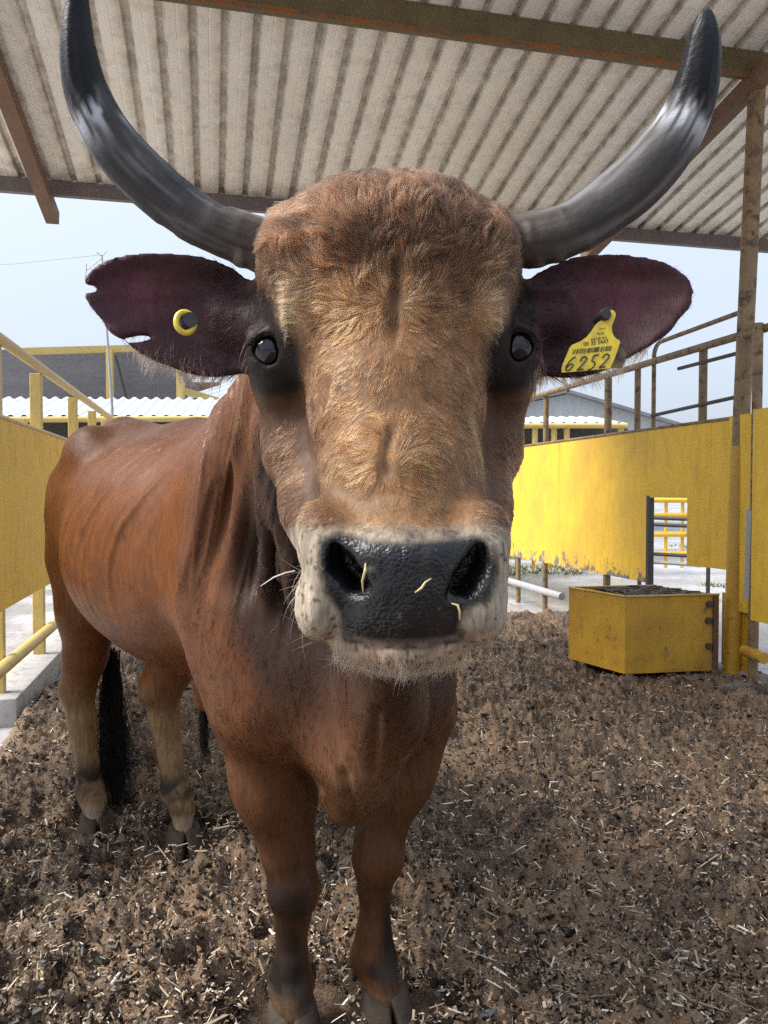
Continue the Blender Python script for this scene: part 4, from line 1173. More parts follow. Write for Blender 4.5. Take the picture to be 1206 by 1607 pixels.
# muzzle ring, nose leather
ring = sstep(812, 850, vy + 10 * nzf[:, 0]) * head_w
hb(ring, L3(0.40, 0.335, 0.25))
hb(ring * np.exp(-((vx - 632) / 120) ** 2 - ((vy - 832) / 18) ** 2) * sstep(-0.1, 0.2, nzf[:, 0] + 0.1), L3(0.10, 0.085, 0.08))
hb(head_w * sstep(985, 1002, vy) * 0.7, L3(0.36, 0.24, 0.16))
poly = np.array([(502, 852), (530, 838), (570, 848), (640, 852), (700, 850), (745, 842), (776, 856), (782, 896), (766, 942), (726, 958), (719, 994), (690, 1003), (640, 1006), (580, 1004), (543, 996), (536, 958), (512, 930), (500, 890)], float)
jx = vx + 5 * nzf[:, 0]; jy = vy + 5 * fbm(BV * 30, 44, 2)
insd = np.zeros(len(BV), bool); dmin = np.full(len(BV), 1e9)
for i in range(len(poly)):
    (x0, y0), (x1, y1) = poly[i], poly[(i + 1) % len(poly)]
    c = ((y0 > jy) != (y1 > jy)) & (jx < (x1 - x0) * (jy - y0) / (y1 - y0 + 1e-9) + x0); insd ^= c
    tt = np.clip(((jx - x0) * (x1 - x0) + (jy - y0) * (y1 - y0)) / ((x1 - x0) ** 2 + (y1 - y0) ** 2), 0, 1)
    dmin = np.minimum(dmin, np.hypot(jx - x0 - tt * (x1 - x0), jy - y0 - tt * (y1 - y0)))
sdp = np.where(insd, dmin, -dmin)
front_face = (BV[:, 1] < 0.93) & (BN[:, 1] < 0.35)
nose_w = sstep(-8, 6, sdp) * front_face * head_w
hb(nose_w, L3(0.007, 0.0065, 0.0075))
lipy = 1017 - 0.0016 * (vx - 632) ** 2
lipm = (np.abs(vx - 632) < 98) * head_w * front_face
hb(lipm * np.exp(-((vy - lipy + 8) / 5) ** 2) * (1 - nose_w) * 0.9, L3(0.085, 0.058, 0.060))
hb(lipm * np.exp(-((vy - lipy) / 3.2) ** 2) * 0.95, L3(0.012, 0.009, 0.009))
spots = (vnoise(BV * 210, 55) > 0.62) & (vy > 790)
hb(spots * ring * (1 - nose_w) * 0.8, L3(0.03, 0.025, 0.02))
hb(nose_w * sstep(0.1, 0.5, nzf[:, 0]) * 0.5, L3(0.022, 0.018, 0.018))
hb(nose_w * (vnoise(BV * 190, 57) > 0.80) * 0.7, L3(0.10, 0.075, 0.045))
# ears
hb(ear_w, L3(0.046, 0.019, 0.024))
hb(ear_w * np.maximum(np.exp(-((vx - 225) / 60) ** 2 - ((vy - 465) / 45) ** 2), np.exp(-((vx - 965) / 60) ** 2 - ((vy - 460) / 45) ** 2)) * 0.75, L3(0.145, 0.046, 0.062))
hb(ear_w * np.maximum(sstep(300, 375, vx) * (vx < 600), sstep(915, 850, vx) * (vx > 600)) * 0.7, L3(0.030, 0.013, 0.014))
hb(ear_w * (BN[:, 1] > 0.15) * 0.8, L3(0.16, 0.070, 0.035))
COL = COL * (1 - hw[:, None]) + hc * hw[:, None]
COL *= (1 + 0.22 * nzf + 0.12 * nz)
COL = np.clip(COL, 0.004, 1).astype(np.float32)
wet = nose_w * sstep(0, 6, sdp)

bull = thing('bull', 'big brown bull with wide dark horns standing in the pen facing the camera', 'bull', (FC[0], FC[1], 0.0))
mb_, nt, bb = new_mat('bull_hide')
at = N(nt, 'ShaderNodeAttribute'); at.attribute_name = 'col'
hn = noise_mask(nt, 260, 0.3, 0.75, detail=3, stretch=(1, 1, 0.22))
cc = mix(nt, math_n(nt, 'MULTIPLY', hn, 0.45), at.outputs['Color'], (0.03, 0.02, 0.015))
aw = N(nt, 'ShaderNodeAttribute'); aw.attribute_name = 'wet'
cc = mix(nt, aw.outputs['Fac'], cc, at.outputs['Color'])
hn2 = noise_mask(nt, 85, 0.4, 0.72, detail=4, stretch=(1, 1, 0.14))
cc = mix(nt, math_n(nt, 'MULTIPLY', hn2, math_n(nt, 'SUBTRACT', 0.5, math_n(nt, 'MULTIPLY', aw.outputs['Fac'], 0.5))), cc, (0.022, 0.013, 0.009))
nt.links.new(cc, bb.inputs['Base Color'])
rm = N(nt, 'ShaderNodeMapRange'); rm.inputs[3].default_value = 0.46; rm.inputs[4].default_value = 0.36
nt.links.new(aw.outputs['Fac'], rm.inputs[0]); nt.links.new(rm.outputs[0], bb.inputs['Roughness'])
nt.links.new(math_n(nt, 'ADD', math_n(nt, 'MULTIPLY', aw.outputs['Fac'], 0.26), 0.14), bb.inputs['Specular IOR Level'])
vr = N(nt, 'ShaderNodeTexVoronoi', Scale=240.0); tc = N(nt, 'ShaderNodeTexCoord'); dn_ = N(nt, 'ShaderNodeTexNoise', Scale=90.0, Detail=2.0); nt.links.new(tc.outputs['Object'], dn_.inputs['Vector'])
vm_ = N(nt, 'ShaderNodeVectorMath', operation='SCALE'); vm_.inputs['Scale'].default_value = 0.007; nt.links.new(dn_.outputs['Color'], vm_.inputs[0])
va_ = N(nt, 'ShaderNodeVectorMath', operation='ADD'); nt.links.new(tc.outputs['Object'], va_.inputs[0]); nt.links.new(vm_.outputs[0], va_.inputs[1])
nt.links.new(va_.outputs[0], vr.inputs['Vector'])
vh = math_n(nt, 'MULTIPLY', math_n(nt, 'MULTIPLY', math_n(nt, 'SUBTRACT', 1.0, vr.outputs['Distance']), aw.outputs['Fac']), math_n(nt, 'ADD', noise_mask(nt, 28, 0.3, 0.7, detail=3), 0.15))
hh_ = math_n(nt, 'ADD', math_n(nt, 'MULTIPLY', hn, 0.25), vh)
bump(nt, bb, hh_, 0.42, 0.0035)
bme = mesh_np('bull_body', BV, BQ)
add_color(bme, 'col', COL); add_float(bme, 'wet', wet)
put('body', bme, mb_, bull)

# ---- eyes
m_eye, nt, bb = new_mat('dark_eye'); bb.inputs['Base Color'].default_value = (0.0025, 0.002, 0.003, 1); bb.inputs['Roughness'].default_value = 0.03
bb.inputs['Specular IOR Level'].default_value = 0.5
for e in EYES:
    bm = bmesh.new(); bmesh.ops.create_uvsphere(bm, u_segments=32, v_segments=20, radius=ER - 0.0005, matrix=Matrix.Translation(Vector(e)))
    me = bpy.data.meshes.new('eye'); bm.to_mesh(me); bm.free(); smooth(me); put('eye', me, m_eye, bull)

# ---- horns
m_horn, nt, bb = new_mat('horn_keratin')
at = N(nt, 'ShaderNodeAttribute'); at.attribute_name = 'col'; nt.links.new(at.outputs['Color'], bb.inputs['Base Color'])
ar = N(nt, 'ShaderNodeAttribute'); ar.attribute_name = 'rgh'; nt.links.new(ar.outputs['Fac'], bb.inputs['Roughness'])
bump(nt, bb, noise_mask(nt, 150, 0.2, 0.8, detail=6), 0.3, 0.003); bb.inputs['Specular IOR Level'].default_value = 0.22
def horn(path, rpx, seed, tipdark):
    pts = np.array([W(*p) for p in path]); rad = np.array([r * p[2] / 1200 for r, p in zip(rpx, path)])
    C_ = catmull(np.hstack([pts, rad[:, None]]), 16); P, R_ = C_[:, :3], C_[:, 3]
    n = 48; m = len(P)
    T = np.gradient(P, axis=0); T /= np.linalg.norm(T, axis=1)[:, None]
    s = np.cross(T[0], (0, 1, 0)); s /= np.linalg.norm(s); S = []
    for i in range(m):
        s = s - T[i] * s.dot(T[i]); s /= np.linalg.norm(s); S.append(s.copy())
    S = np.array(S); U = np.cross(T, S)
    ang = np.linspace(0, 2 * np.pi, n, endpoint=False)
    tt = np.linspace(0, 1, m)
    V = []
    for i in range(m):
        V.append(P[i] + (np.cos(ang)[:, None] * S[i] + np.sin(ang)[:, None] * U[i]) * R_[i])
    V = np.array(V).reshape(-1, 3)
    TT = np.repeat(tt, n); AA = np.tile(ang, m)
    nr = np.stack([np.cos(AA) * 1.2, np.sin(AA) * 1.2, TT * 3.0], 1)
    ringn = vnoise(np.stack([TT * 55, np.cos(AA) * .8, np.sin(AA) * .8], 1), seed) * sstep(0.42, 0.05, TT)
    Nn = (V - np.repeat(P, n, 0)); Nn /= np.linalg.norm(Nn, axis=1)[:, None] + 1e-9
    V = V + Nn * (0.0030 * ringn + 0.0016 * vnoise(nr * 3, seed + 1))[:, None]
    stn = fbm(np.stack([np.cos(AA) * 3.5, np.sin(AA) * 3.5, TT * 5], 1), seed + 2, 4)
    stf = fbm(np.stack([np.cos(AA) * 9, np.sin(AA) * 9, TT * 7], 1), seed + 5, 3)
    C = np.ones((len(V), 3)) * np.array([0.050, 0.046, 0.046])
    def bl(mk, c):
        nonlocal C
        mk = np.clip(mk, 0, 1)[:, None]; C = C * (1 - mk) + np.array(c) * mk
    bl(sstep(0.30, 0.04, TT + 0.1 * stn), (0.085, 0.062, 0.046))
    bl(sstep(0.05, 0.45, stn) * 0.7 * sstep(0.08, 0.25, TT), (0.17, 0.167, 0.175))
    bl(sstep(0.15, 0.5, stf) * 0.5, (0.018, 0.017, 0.018))
    bl(sstep(0.1, 0.6, ringn) * sstep(0.45, 0.12, TT) * 0.75, (0.22, 0.185, 0.15))
    dkm = sstep(tipdark - 0.02, tipdark + 0.035, TT + 0.10 * stf + 0.05 * stn)
    scar = np.exp(-((TT - tipdark + 0.035) / 0.05) ** 2) * sstep(0.0, 0.25, stf + 0.12) * 0.85
    bl(scar, (0.50, 0.52, 0.55))
    bl(dkm, (0.0045, 0.005, 0.007))
    idx = np.arange(m * n).reshape(m, n)
    Q = np.stack([idx[:-1], np.roll(idx[:-1], -1, 1), np.roll(idx[1:], -1, 1), idx[1:]], -1).reshape(-1, 4)
    me = mesh_np('horn', V, Q); add_color(me, 'col', C); add_float(me, 'rgh', 0.68 - 0.26 * dkm + 0.15 * sstep(0.4, 0, TT))
    return put('horn', me, m_horn, bull)
horn([(450, 396, 1.05), (405, 384, 1.05), (325, 352, 1.04), (262, 310, 1.03), (204, 256, 1.01), (162, 200, 0.99), (135, 142, 0.975), (123, 80, 0.96), (121, 15, 0.95), (126, -40, 0.94), (134, -78, 0.935)],
     [42, 40, 39, 40, 40, 37, 33, 27, 19, 10, 2.0], 101, 0.565)
horn([(760, 392, 1.05), (808, 381, 1.05), (885, 363, 1.04), (945, 328, 1.03), (1005, 281, 1.01), (1054, 222, 0.99), (1084, 163, 0.975), (1099, 105, 0.96), (1105, 55, 0.95), (1107, 25, 0.945), (1108, 13, 0.944)],
     [44, 43, 42, 43, 44, 42, 37, 31, 23, 13, 4], 121, 0.60)

# ---- hooves and dewclaws
m_hoof, nt, bb = new_mat('hoof_horn')
c = mix(nt, noise_mask(nt, 40, 0.3, 0.7, stretch=(1, 1, 3)), (0.024, 0.018, 0.014), (0.058, 0.045, 0.034)); c = mix(nt, noise_mask(nt, 30, 0.42, 0.6, detail=9, rough=0.7), c, (0.050, 0.034, 0.022)); bb.inputs['Specular IOR Level'].default_value = 0.15
nt.links.new(c, bb.inputs['Base Color']); bb.inputs['Roughness'].default_value = 0.6; bump(nt, bb, noise_mask(nt, 90, 0.2, 0.8, stretch=(1, 1, 3)), 0.4, 0.003)
def claw(top, toe_dir, side, ln=0.10, wd=0.047, hgt=0.085):
    """half of a cloven hoof; top = coronet centre, toe_dir horizontal"""
    top = np.array(top); f = np.array([toe_dir[0], toe_dir[1], 0.0]); f /= np.linalg.norm(f); r = np.array([f[1], -f[0], 0])
    rings = []; n = 18; z1 = top[2]
    for k, t in enumerate((0, 0.10, 0.35, 0.7, 0.93, 1.0)):
        zc = z1 * (1 - t) + 0.004 * t
        half = 0.045 + (ln / 2 - 0.047) * t + (-0.004 if t in (0, 1.0) else 0); wid = wd * (0.70 + 0.24 * t) - (0.003 if t in (0, 1.0) else 0)
        ctr = top + f * (0.016 + 0.042 * t) + r * side * (0.022 + 0.013 * t); ctr[2] = zc
        ring = []
        for a in np.linspace(0, 2 * np.pi, n, endpoint=False):
            cx, sx = math.cos(a), math.sin(a)
            inner = 0.72 if sx * side < 0 else 1.0
            tap = 1 - 0.30 * max(cx, 0) ** 2
            zz = (0.018 if cx < 0 else -0.006) * 0 - 0.012 * cx * (1 - t)
            ring.append(ctr + f * cx * half + r * (sx * wid * inner * tap) + r * (-side) * 0.012 * max(cx, 0) ** 2 + np.array([0, 0, zz]))
        rings.append(ring)
    V = np.array(rings).reshape(-1, 3); m = len(rings); idx = np.arange(m * n).reshape(m, n)
    Q = [tuple(q) for q in np.stack([idx[:-1], np.roll(idx[:-1], -1, 1), np.roll(idx[1:], -1, 1), idx[1:]], -1).reshape(-1, 4)]
    me = bpy.data.meshes.new('hoof'); me.from_pydata(V.tolist(), [], [list(map(int, q)) for q in Q] + [list(map(int, idx[0])), list(map(int, idx[-1][::-1]))]); me.validate()
    bm = bmesh.new(); bm.from_mesh(me); bmesh.ops.recalc_face_normals(bm, faces=bm.faces); bm.to_mesh(me); bm.free()
    smooth(me); put('hoof', me, m_hoof, bull)
def dewclaw(p, d):
    p = np.array(p); b = MB(); b.tube([p, p + np.array(d) * 0.5, p + np.array(d)], [0.018, 0.016, 0.006], 10); put('dewclaw', b.mesh('dewclaw', True), m_hoof, bull)
def foot(px, py, Yd, toe, zt=0.090, ln=0.150):
    P = W(px, py, Yd); P[2] = zt; 
    for sd_ in (1, -1): claw(P, toe, sd_, ln)
    f = np.array([toe[0], toe[1]]); f /= np.linalg.norm(f); r = np.array([f[1], -f[0]])
    for sd_ in (1, -1):
        q = P[:2] - f * 0.045 + r * sd_ * 0.040
        dewclaw((q[0], q[1], 0.125), (-f[0] * 0.025 + r[0] * sd_ * 0.012, -f[1] * 0.025 + r[1] * sd_ * .012, -0.055))
foot(458, 1570, 1.80, (0.12, -1)); foot(601, 1545, 1.845, (0.35, -0.93))
foot(151, 1268, 2.86, (0.42, -0.9)); foot(288, 1288, 2.74, (0.35, -0.93))

# ================================================================== HAIR
m_fur, nt, bb = new_mat('coat_hair')
nt.nodes.remove(bb)
hb_ = N(nt, 'ShaderNodeBsdfHairPrincipled'); hb_.model = 'CHIANG'; hb_.parametrization = 'COLOR'
at = N(nt, 'ShaderNodeAttribute'); at.attribute_name = 'col'
nt.links.new(at.outputs['Color'], hb_.inputs['Color'])
hb_.inputs['Roughness'].default_value = 0.45; hb_.inputs['Radial Roughness'].default_value = 0.5; hb_.inputs['Coat'].default_value = 0.0; hb_.inputs['IOR'].default_value = 1.20
nt.links.new(hb_.outputs[0], nt.nodes['Material Output'].inputs['Surface'])

m_fur_body = m_fur.copy(); m_fur_body.name = 'body_coat_hair'
for nd in m_fur_body.node_tree.nodes:
    if nd.type == 'BSDF_HAIR_PRINCIPLED': nd.inputs['IOR'].default_value = 1.30; nd.inputs['Roughness'].default_value = 0.32
m_blackhair, nt, bb = new_mat('black_hair')
bb.inputs['Base Color'].default_value = (0.006, 0.005, 0.005, 1); bb.inputs['Roughness'].default_value = 0.55; bb.inputs['Specular IOR Level'].default_value = 0.15
def strands(name, P, C, R0, parent, material=None, label=None):
    """P (n,k,3) strands in world coordinates, C (n,3) colours, R0 (n,) root radius"""
    n, k, _ = P.shape
    cu = bpy.data.hair_curves.new(name); cu.add_curves([k] * n)
    base = np.array(parent.location, np.float32)
    cu.attributes['position'].data.foreach_set('vector', (P - base).astype(np.float32).ravel())
    ra = cu.attributes.get('radius') or cu.attributes.new('radius', 'FLOAT', 'POINT')
    prof = np.linspace(1, 0.25, k)
    ra.data.foreach_set('value', (R0[:, None] * prof[None]).astype(np.float32).ravel())
    ca = cu.attributes.new('col', 'FLOAT_COLOR', 'CURVE'); A = np.ones((n, 4), np.float32); A[:, :3] = C
    ca.data.foreach_set('color', A.ravel())
    cu.materials.append(material or m_fur)
    o = bpy.data.objects.new(name, cu); link(o, parent)
    o['kind'] = 'stuff'
    if label: o['label'] = label
    return o

TRI = np.concatenate([BQ[:, [0, 1, 2]], BQ[:, [0, 2, 3]]])
TA = np.linalg.norm(np.cross(BV[TRI[:, 1]] - BV[TRI[:, 0]], BV[TRI[:, 2]] - BV[TRI[:, 0]]), axis=1) / 2
def scatter(dens, n, seed):
    g = np.random.default_rng(seed)
    w = TA * dens[TRI].mean(1); cw = np.cumsum(w); ti = np.searchsorted(cw, g.random(n) * cw[-1]); ti = np.minimum(ti, len(TRI) - 1)
    a, b_ = g.random(n), g.random(n); fl = a + b_ > 1; a[fl], b_[fl] = 1 - a[fl], 1 - b_[fl]
    bary = np.stack([1 - a - b_, a, b_], 1)
    t = TRI[ti]
    lerp = lambda A: (A[t] * bary.reshape(bary.shape + (1,) * (A.ndim - 1))).sum(1)
    Pn = lerp(BN); Pn /= np.linalg.norm(Pn, axis=1)[:, None]
    return lerp(BV), Pn, lerp(COL), lerp, g
def grow(P, Nn, D, L, lift, wav, wfreq, g, K=5, clump_n=0, clump=0.0, jit=0.15, droop=0.0):
    D = D - Nn * (D * Nn).sum(1)[:, None]; D /= np.linalg.norm(D, axis=1)[:, None] + 1e-9
    Sx = np.cross(Nn, D)
    a = np.stack([vnoise(P * wfreq, 201), vnoise(P * wfreq * 2.3, 202)], 1)
    turn = wav * (a[:, 0] + 0.6 * a[:, 1]) + g.normal(0, jit, len(P))
    D1 = D * np.cos(turn)[:, None] + Sx * np.sin(turn)[:, None]
    bend = g.normal(0, jit, len(P)) + 1.3 * wav * vnoise(P * wfreq * 1.7 + 5, 203)
    lf = lift * (1 + 0.35 * g.normal(0, 1, len(P))) if np.isscalar(lift) else lift * (1 + 0.35 * g.normal(0, 1, len(P)))
    pts = [P - Nn * 0.001]
    S1 = np.cross(Nn, D1)
    for k in range(1, K):
        f = k / (K - 1)
        dirk = D1 + S1 * (bend * f)[:, None] + Nn * (lf * (1 - 0.9 * f))[:, None]
        dirk[:, 2] -= droop * f
        dirk /= np.linalg.norm(dirk, axis=1)[:, None]
        pts.append(pts[-1] + dirk * (L / (K - 1))[:, None])
    S = np.stack(pts, 1)
    if clump_n:
        ci = g.choice(len(P), clump_n, replace=False)
        kd = KDTree(clump_n)
        for i, c in enumerate(ci): kd.insert(P[c], i)
        kd.balance()
        own = np.array([kd.find(p)[1] for p in P]); gd = S[ci[own]]
        f = (np.linspace(0, 1, K) ** 1.3)[None, :, None] * clump
        S = S * (1 - f) + (gd + (P - P[ci[own]])[:, None] * 0.25) * f
    return S

# --- head hair
hd = head_w * (1 - ear_w) * (1 - sstep(-2, 8, sdp) * front_face) * (BV[:, 1] < 1.2)
eyed = np.ones(len(BV))
for e in EYES: eyed *= sstep(0.026, 0.038, np.linalg.norm(BV - e, axis=1))
dens = hd * (0.25 + 0.75 * (BN[:, 1] < 0.3)) * eyed
P, Nn, C, lerp, g = scatter(dens, 170000, 41)
px, py = to_px(P)
wx, wy = 624.0, 478.0
dx, dy = px - wx, py - wy
rr = np.hypot(dx, dy) + 1e-6
low = sstep(30, 170, dy)                           # below the whorl hair runs down the face
fx = dx / rr * (1 - 0.55 * low) + np.clip((px - 625) / 260, -0.8, 0.8) * low
fy = dy / rr * (1 - low) + low * 1.0
d2x, d2y = px - 613, py - 742                      # second parting on the nose
r2 = np.hypot(d2x, d2y * 0.8) + 1e-6; w2 = np.exp(-(r2 / 75) ** 2)
fx = fx * (1 - w2) + d2x / r2 * w2; fy = fy * (1 - w2) + d2y / r2 * w2
m3 = sstep(800, 850, py)                           # muzzle: away from the nose
fx = fx * (1 - m3) + (px - 635) / 120 * m3; fy = fy * (1 - m3) + np.where(py < 870, -0.6, 0.8) * m3
ck = sstep(0.03, 0.10, P[:, 1] - 0.97) * sstep(580, 640, py)
fy = fy * (1 - ck) + ck
brow = sstep(150, 178, np.abs(px - 617)) * sstep(405, 440, py) * sstep(660, 620, py)
fx = fx * (1 - 0.85 * brow); fy = fy * (1 - brow) + brow
D = np.stack([fx, 0.15 * np.ones_like(fx), -fy], 1)
topm = sstep(560, 480, py)
Lh = (0.0135 + 0.009 * topm + 0.006 * np.exp(-((px - 620) / 90) ** 2 - ((py - 720) / 80) ** 2)) * (1 - 0.52 * m3) * (0.65 + 0.6 * g.random(len(P)))
Lh *= 1 - 0.55 * brow
Lh *= 1 - 0.5 * np.exp(-np.minimum(np.hypot(px - 426, py - 553), np.hypot(px - 809, py - 547)) / 30)
wav = 0.55 + 0.35 * topm - 0.3 * m3 - 0.35 * ck
S = grow(P, Nn, D, Lh, 0.20 + 0.12 * topm, wav, 24.0, g, K=6, clump_n=13000, clump=0.60, jit=0.13)
vr_ = np.clip(0.55 * g.random(len(P)) + 0.45 + 0.75 * vnoise(P * 75, 66) + 0.3 * vnoise(P * 30, 67), 0.05, 1.6)
C = C * (0.35 + 1.05 * vr_)[:, None] + 0.04 * (g.random(len(P))[:, None] > 0.93) * np.array([1, .75, .5])
strands('face_hair', S, np.clip(C * 0.98, 0.002, 0.9), np.full(len(P), 0.00030) * (0.7 + 0.6 * g.random(len(P))), bull)

# --- body hair
bdn = (1 - head_w) * (bz > 0.065) * (1 + 0.6 * (bt > -0.05))
P, Nn, C, lerp, g = scatter(bdn, 260000, 42)
s_ = (P[:, :2] - FC) @ US; z_ = P[:, 2]
nk = sstep(0.25, -0.05, s_)
back = np.stack([np.full(len(P), US[0]), np.full(len(P), US[1]), -0.55 - 0.4 * sstep(1.3, 0.8, z_)], 1)
D = back * (1 - nk)[:, None] + np.array([-0.15, 0.2, -1.0]) * nk[:, None]
leg = sstep(0.7, 0.55, z_)
D = D * (1 - leg)[:, None] + np.array([0, 0, -1.0]) * leg[:, None]
Lb = (0.014 + 0.006 * nk) * (0.6 + 0.7 * g.random(len(P))) * (1 - 0.4 * leg)
S = grow(P, Nn, D, Lb, 0.14, 0.22, 16.0, g, K=4, clump_n=26000, clump=0.55, jit=0.12)
vr_ = np.clip(g.random(len(P)) + 0.5 * vnoise(P * np.array([60, 60, 22]), 68), 0, 1.4)
strands('body_hair', S, np.clip(C * (0.35 + 0.85 * vr_)[:, None], 0.002, 0.9), np.full(len(P), 0.00050), bull, m_fur_body)

# --- longer hair hanging on the neck behind the cheek
nd_ = (1 - head_w) * sstep(0.22, 0.08, bs) * sstep(600, 640, vy) * sstep(1010, 860, vy) * sstep(520, 470, vx) * (BN[:, 1] < 0.5)
P, Nn, C, lerp, g = scatter(nd_ + 1e-9, 26000, 47)
D = np.array([0.10, -0.05, -1.0]) + g.normal(0, 0.08, (len(P), 3))
S = grow(P, Nn, D, 0.010 + 0.012 * g.random(len(P)), 0.06, 0.12, 14, g, K=5, clump_n=4500, clump=0.55, jit=0.06)
vr_ = np.clip(0.3 + 0.6 * g.random(len(P)) + 0.9 * vnoise(P * np.array([70, 70, 8]), 69), 0.1, 1.8)
strands('neck_hair', S, np.clip((C * 0.8 + 0.022 * np.array([1, .62, .45])) * vr_[:, None] * 1.3, 0.002, 0.9), np.full(len(P), 0.00034), bull, m_fur_body)

# --- ears: short fuzz, long fringe on the lower edge
fr_ = ear_w * sstep(515, 570, vy + 0.0 * vx) * (np.abs(BN[:, 1]) < 0.9)
P, Nn, C, lerp, g = scatter(fr_ + 1e-7, 1700, 43)
outw = np.sign(P[:, 0])
D = np.stack([outw * 0.25 + g.normal(0, .15, len(P)), g.normal(0, .1, len(P)), -np.ones(len(P))], 1)
Lf = 0.012 + 0.032 * g.random(len(P)) ** 1.5
S = grow(P, Nn, D, Lf, 0.3, 0.3, 30, g, K=6, clump_n=150, clump=0.6, droop=0.3)
strands('ear_fringe', S, np.clip(np.array([0.16, 0.10, 0.07]) * (0.3 + 1.0 * g.random((len(P), 1))), 0, .9), np.full(len(P), 0.00035), bull)
P, Nn, C, lerp, g = scatter(ear_w * (np.abs(BN[:, 1]) > 0.75), 12000, 44)
px, py = to_px(P)
D = np.stack([np.sign(P[:, 0]), np.zeros(len(P)), g.normal(0, .3, len(P))], 1)
S = grow(P, Nn, D, (0.003 + 0.006 * g.random(len(P))) * (1 + 3.0 * sstep(0.28, 0.17, np.abs(P[:, 0])) * g.random(len(P))), 0.5, 0.3, 20, g, K=4)
strands('ear_hair', S, np.clip(C * (0.7 + 0.8 * g.random((len(P), 1))), 0.004, .9), np.full(len(P), 0.00030), bull)

# --- chin beard and whiskers
cd = head_w * sstep(1005, 1025, vy) * (BV[:, 1] < 0.93)
P, Nn, C, lerp, g = scatter(cd + 1e-7 * head_w, 1300, 45)
D = np.stack([(P[:, 0] - 0.02) * 5 + g.normal(0, .25, len(P)), -0.3 + g.normal(0, .2, len(P)), -np.ones(len(P))], 1)
S = grow(P, Nn, D, 0.014 + 0.026 * g.random(len(P)) ** 1.6, 0.3, 0.35, 40, g, K=6, clump_n=220, clump=0.4)
strands('chin_hair', S, np.clip(np.array([0.52, 0.42, 0.31]) * (0.35 + 0.9 * g.random((len(P), 1))), 0, .9), np.full(len(P), 0.00028), bull)
wd_ = head_w * (1 - nose_w) * front_face * sstep(860, 920, vy) * (np.abs(vx - 632) > 80)
P, Nn, C, lerp, g = scatter(wd_ + 1e-9, 90, 46)
D = np.stack([np.sign(P[:, 0] - 0.018) * 1.0, -0.2 + g.normal(0, .2, len(P)), -0.45 + g.normal(0, .3, len(P))], 1)
S = grow(P, Nn, D, 0.012 + 0.032 * g.random(len(P)) ** 1.5, 0.7, 0.2, 9, g, K=7, droop=0.35)
strands('whiskers', S, np.clip(np.array([0.45, 0.40, 0.34]) * (0.15 + 0.8 * g.random((len(P), 1))), 0, .9), np.full(len(P), 0.00035), bull)

# --- eyelashes
for e, sx in zip(EYES, (-1, 1)):
    g = np.random.default_rng(61); n = 70
    a = g.uniform(0.25, math.pi - 0.25, n)
    Pl = e + np.stack([np.cos(a) * 0.0225, -0.0185 - 0.004 * np.sin(a), np.sin(a) * 0.0225], 1)
    Dl = np.stack([np.cos(a) * 0.5 + sx * 0.25, -np.ones(n), 0.15 * np.sin(a) - 0.35], 1) + g.normal(0, .12, (n, 3)); Dl /= np.linalg.norm(Dl, axis=1)[:, None]
    f = np.linspace(0, 1, 5); L_ = 0.009 + 0.008 * g.random(n)
    S = Pl[:, None] + Dl[:, None] * (L_[:, None] * f)[:, :, None]; S[:, :, 2] -= 0.35 * L_[:, None] * f ** 2
    strands('eyelashes', S, np.full((n, 3), 0.01), np.full(n, 0.00035), bull, m_blackhair)
b = MB(); b.tube([W(463, 896, 0.862), W(448, 899, 0.855), W(430, 906, 0.85), W(409, 920, 0.848)], [0.0008, 0.0008, 0.0007, 0.0003], 6)
m_wh, nt, bb = new_mat('pale_whisker'); bb.inputs['Base Color'].default_value = (0.72, 0.67, 0.60, 1); bb.inputs['Roughness'].default_value = 0.4
put('long_whisker', b.mesh('long_whisker', True), m_wh, bull)
# --- tail switch and sheath tuft
def tuft(name, a, b_, n, L, rad, colr, seed, spread=0.02, parent=bull):
    g = np.random.default_rng(seed); a, b_ = np.array(a), np.array(b_)
    t = g.random(n) ** 0.8; P = a + (b_ - a) * t[:, None] + g.normal(0, rad, (n, 3)) * np.array([1, 1, .3])
    K = 8; Ls = L * (0.55 + 0.6 * g.random(n)); off = g.normal(0, spread, (n, 3)) * np.array([1, 1, 0]); ph = g.random(n) * 6.28
    ci = g.integers(0, 14, n); coff = g.normal(0, spread * 1.3, (14, 3)) * np.array([1, 1, 0])
    f = np.linspace(0, 1, K)
    S = P[:, None] + np.stack([np.zeros((n, K)), np.zeros((n, K)), -Ls[:, None] * f[None]], -1) + (off * 0.35 + coff[ci])[:, None] * (f ** 1.2)[None, :, None]
    S[:, :, 0] += 0.008 * np.sin(ph[:, None] * 0.4 + ci[:, None] + f[None] * 5) * f[None]
    S[:, :, 2] = np.maximum(S[:, :, 2], 0.035)
    strands(name, S, np.array(colr) * (0.5 + 1.0 * g.random((n, 1))), np.full(n, 0.0009), parent, m_blackhair)
tuft('tail_switch', W(174, 1015, 3.06), W(172, 1120, 3.06), 2600, 0.42, 0.014, (0.003, 0.0025, 0.0025), 51, 0.024)
tuft('sheath_tuft', W(320, 1104, 2.28), W(319, 1118, 2.28), 160, 0.15, 0.004, (0.003, 0.0025, 0.0025), 52, 0.006)

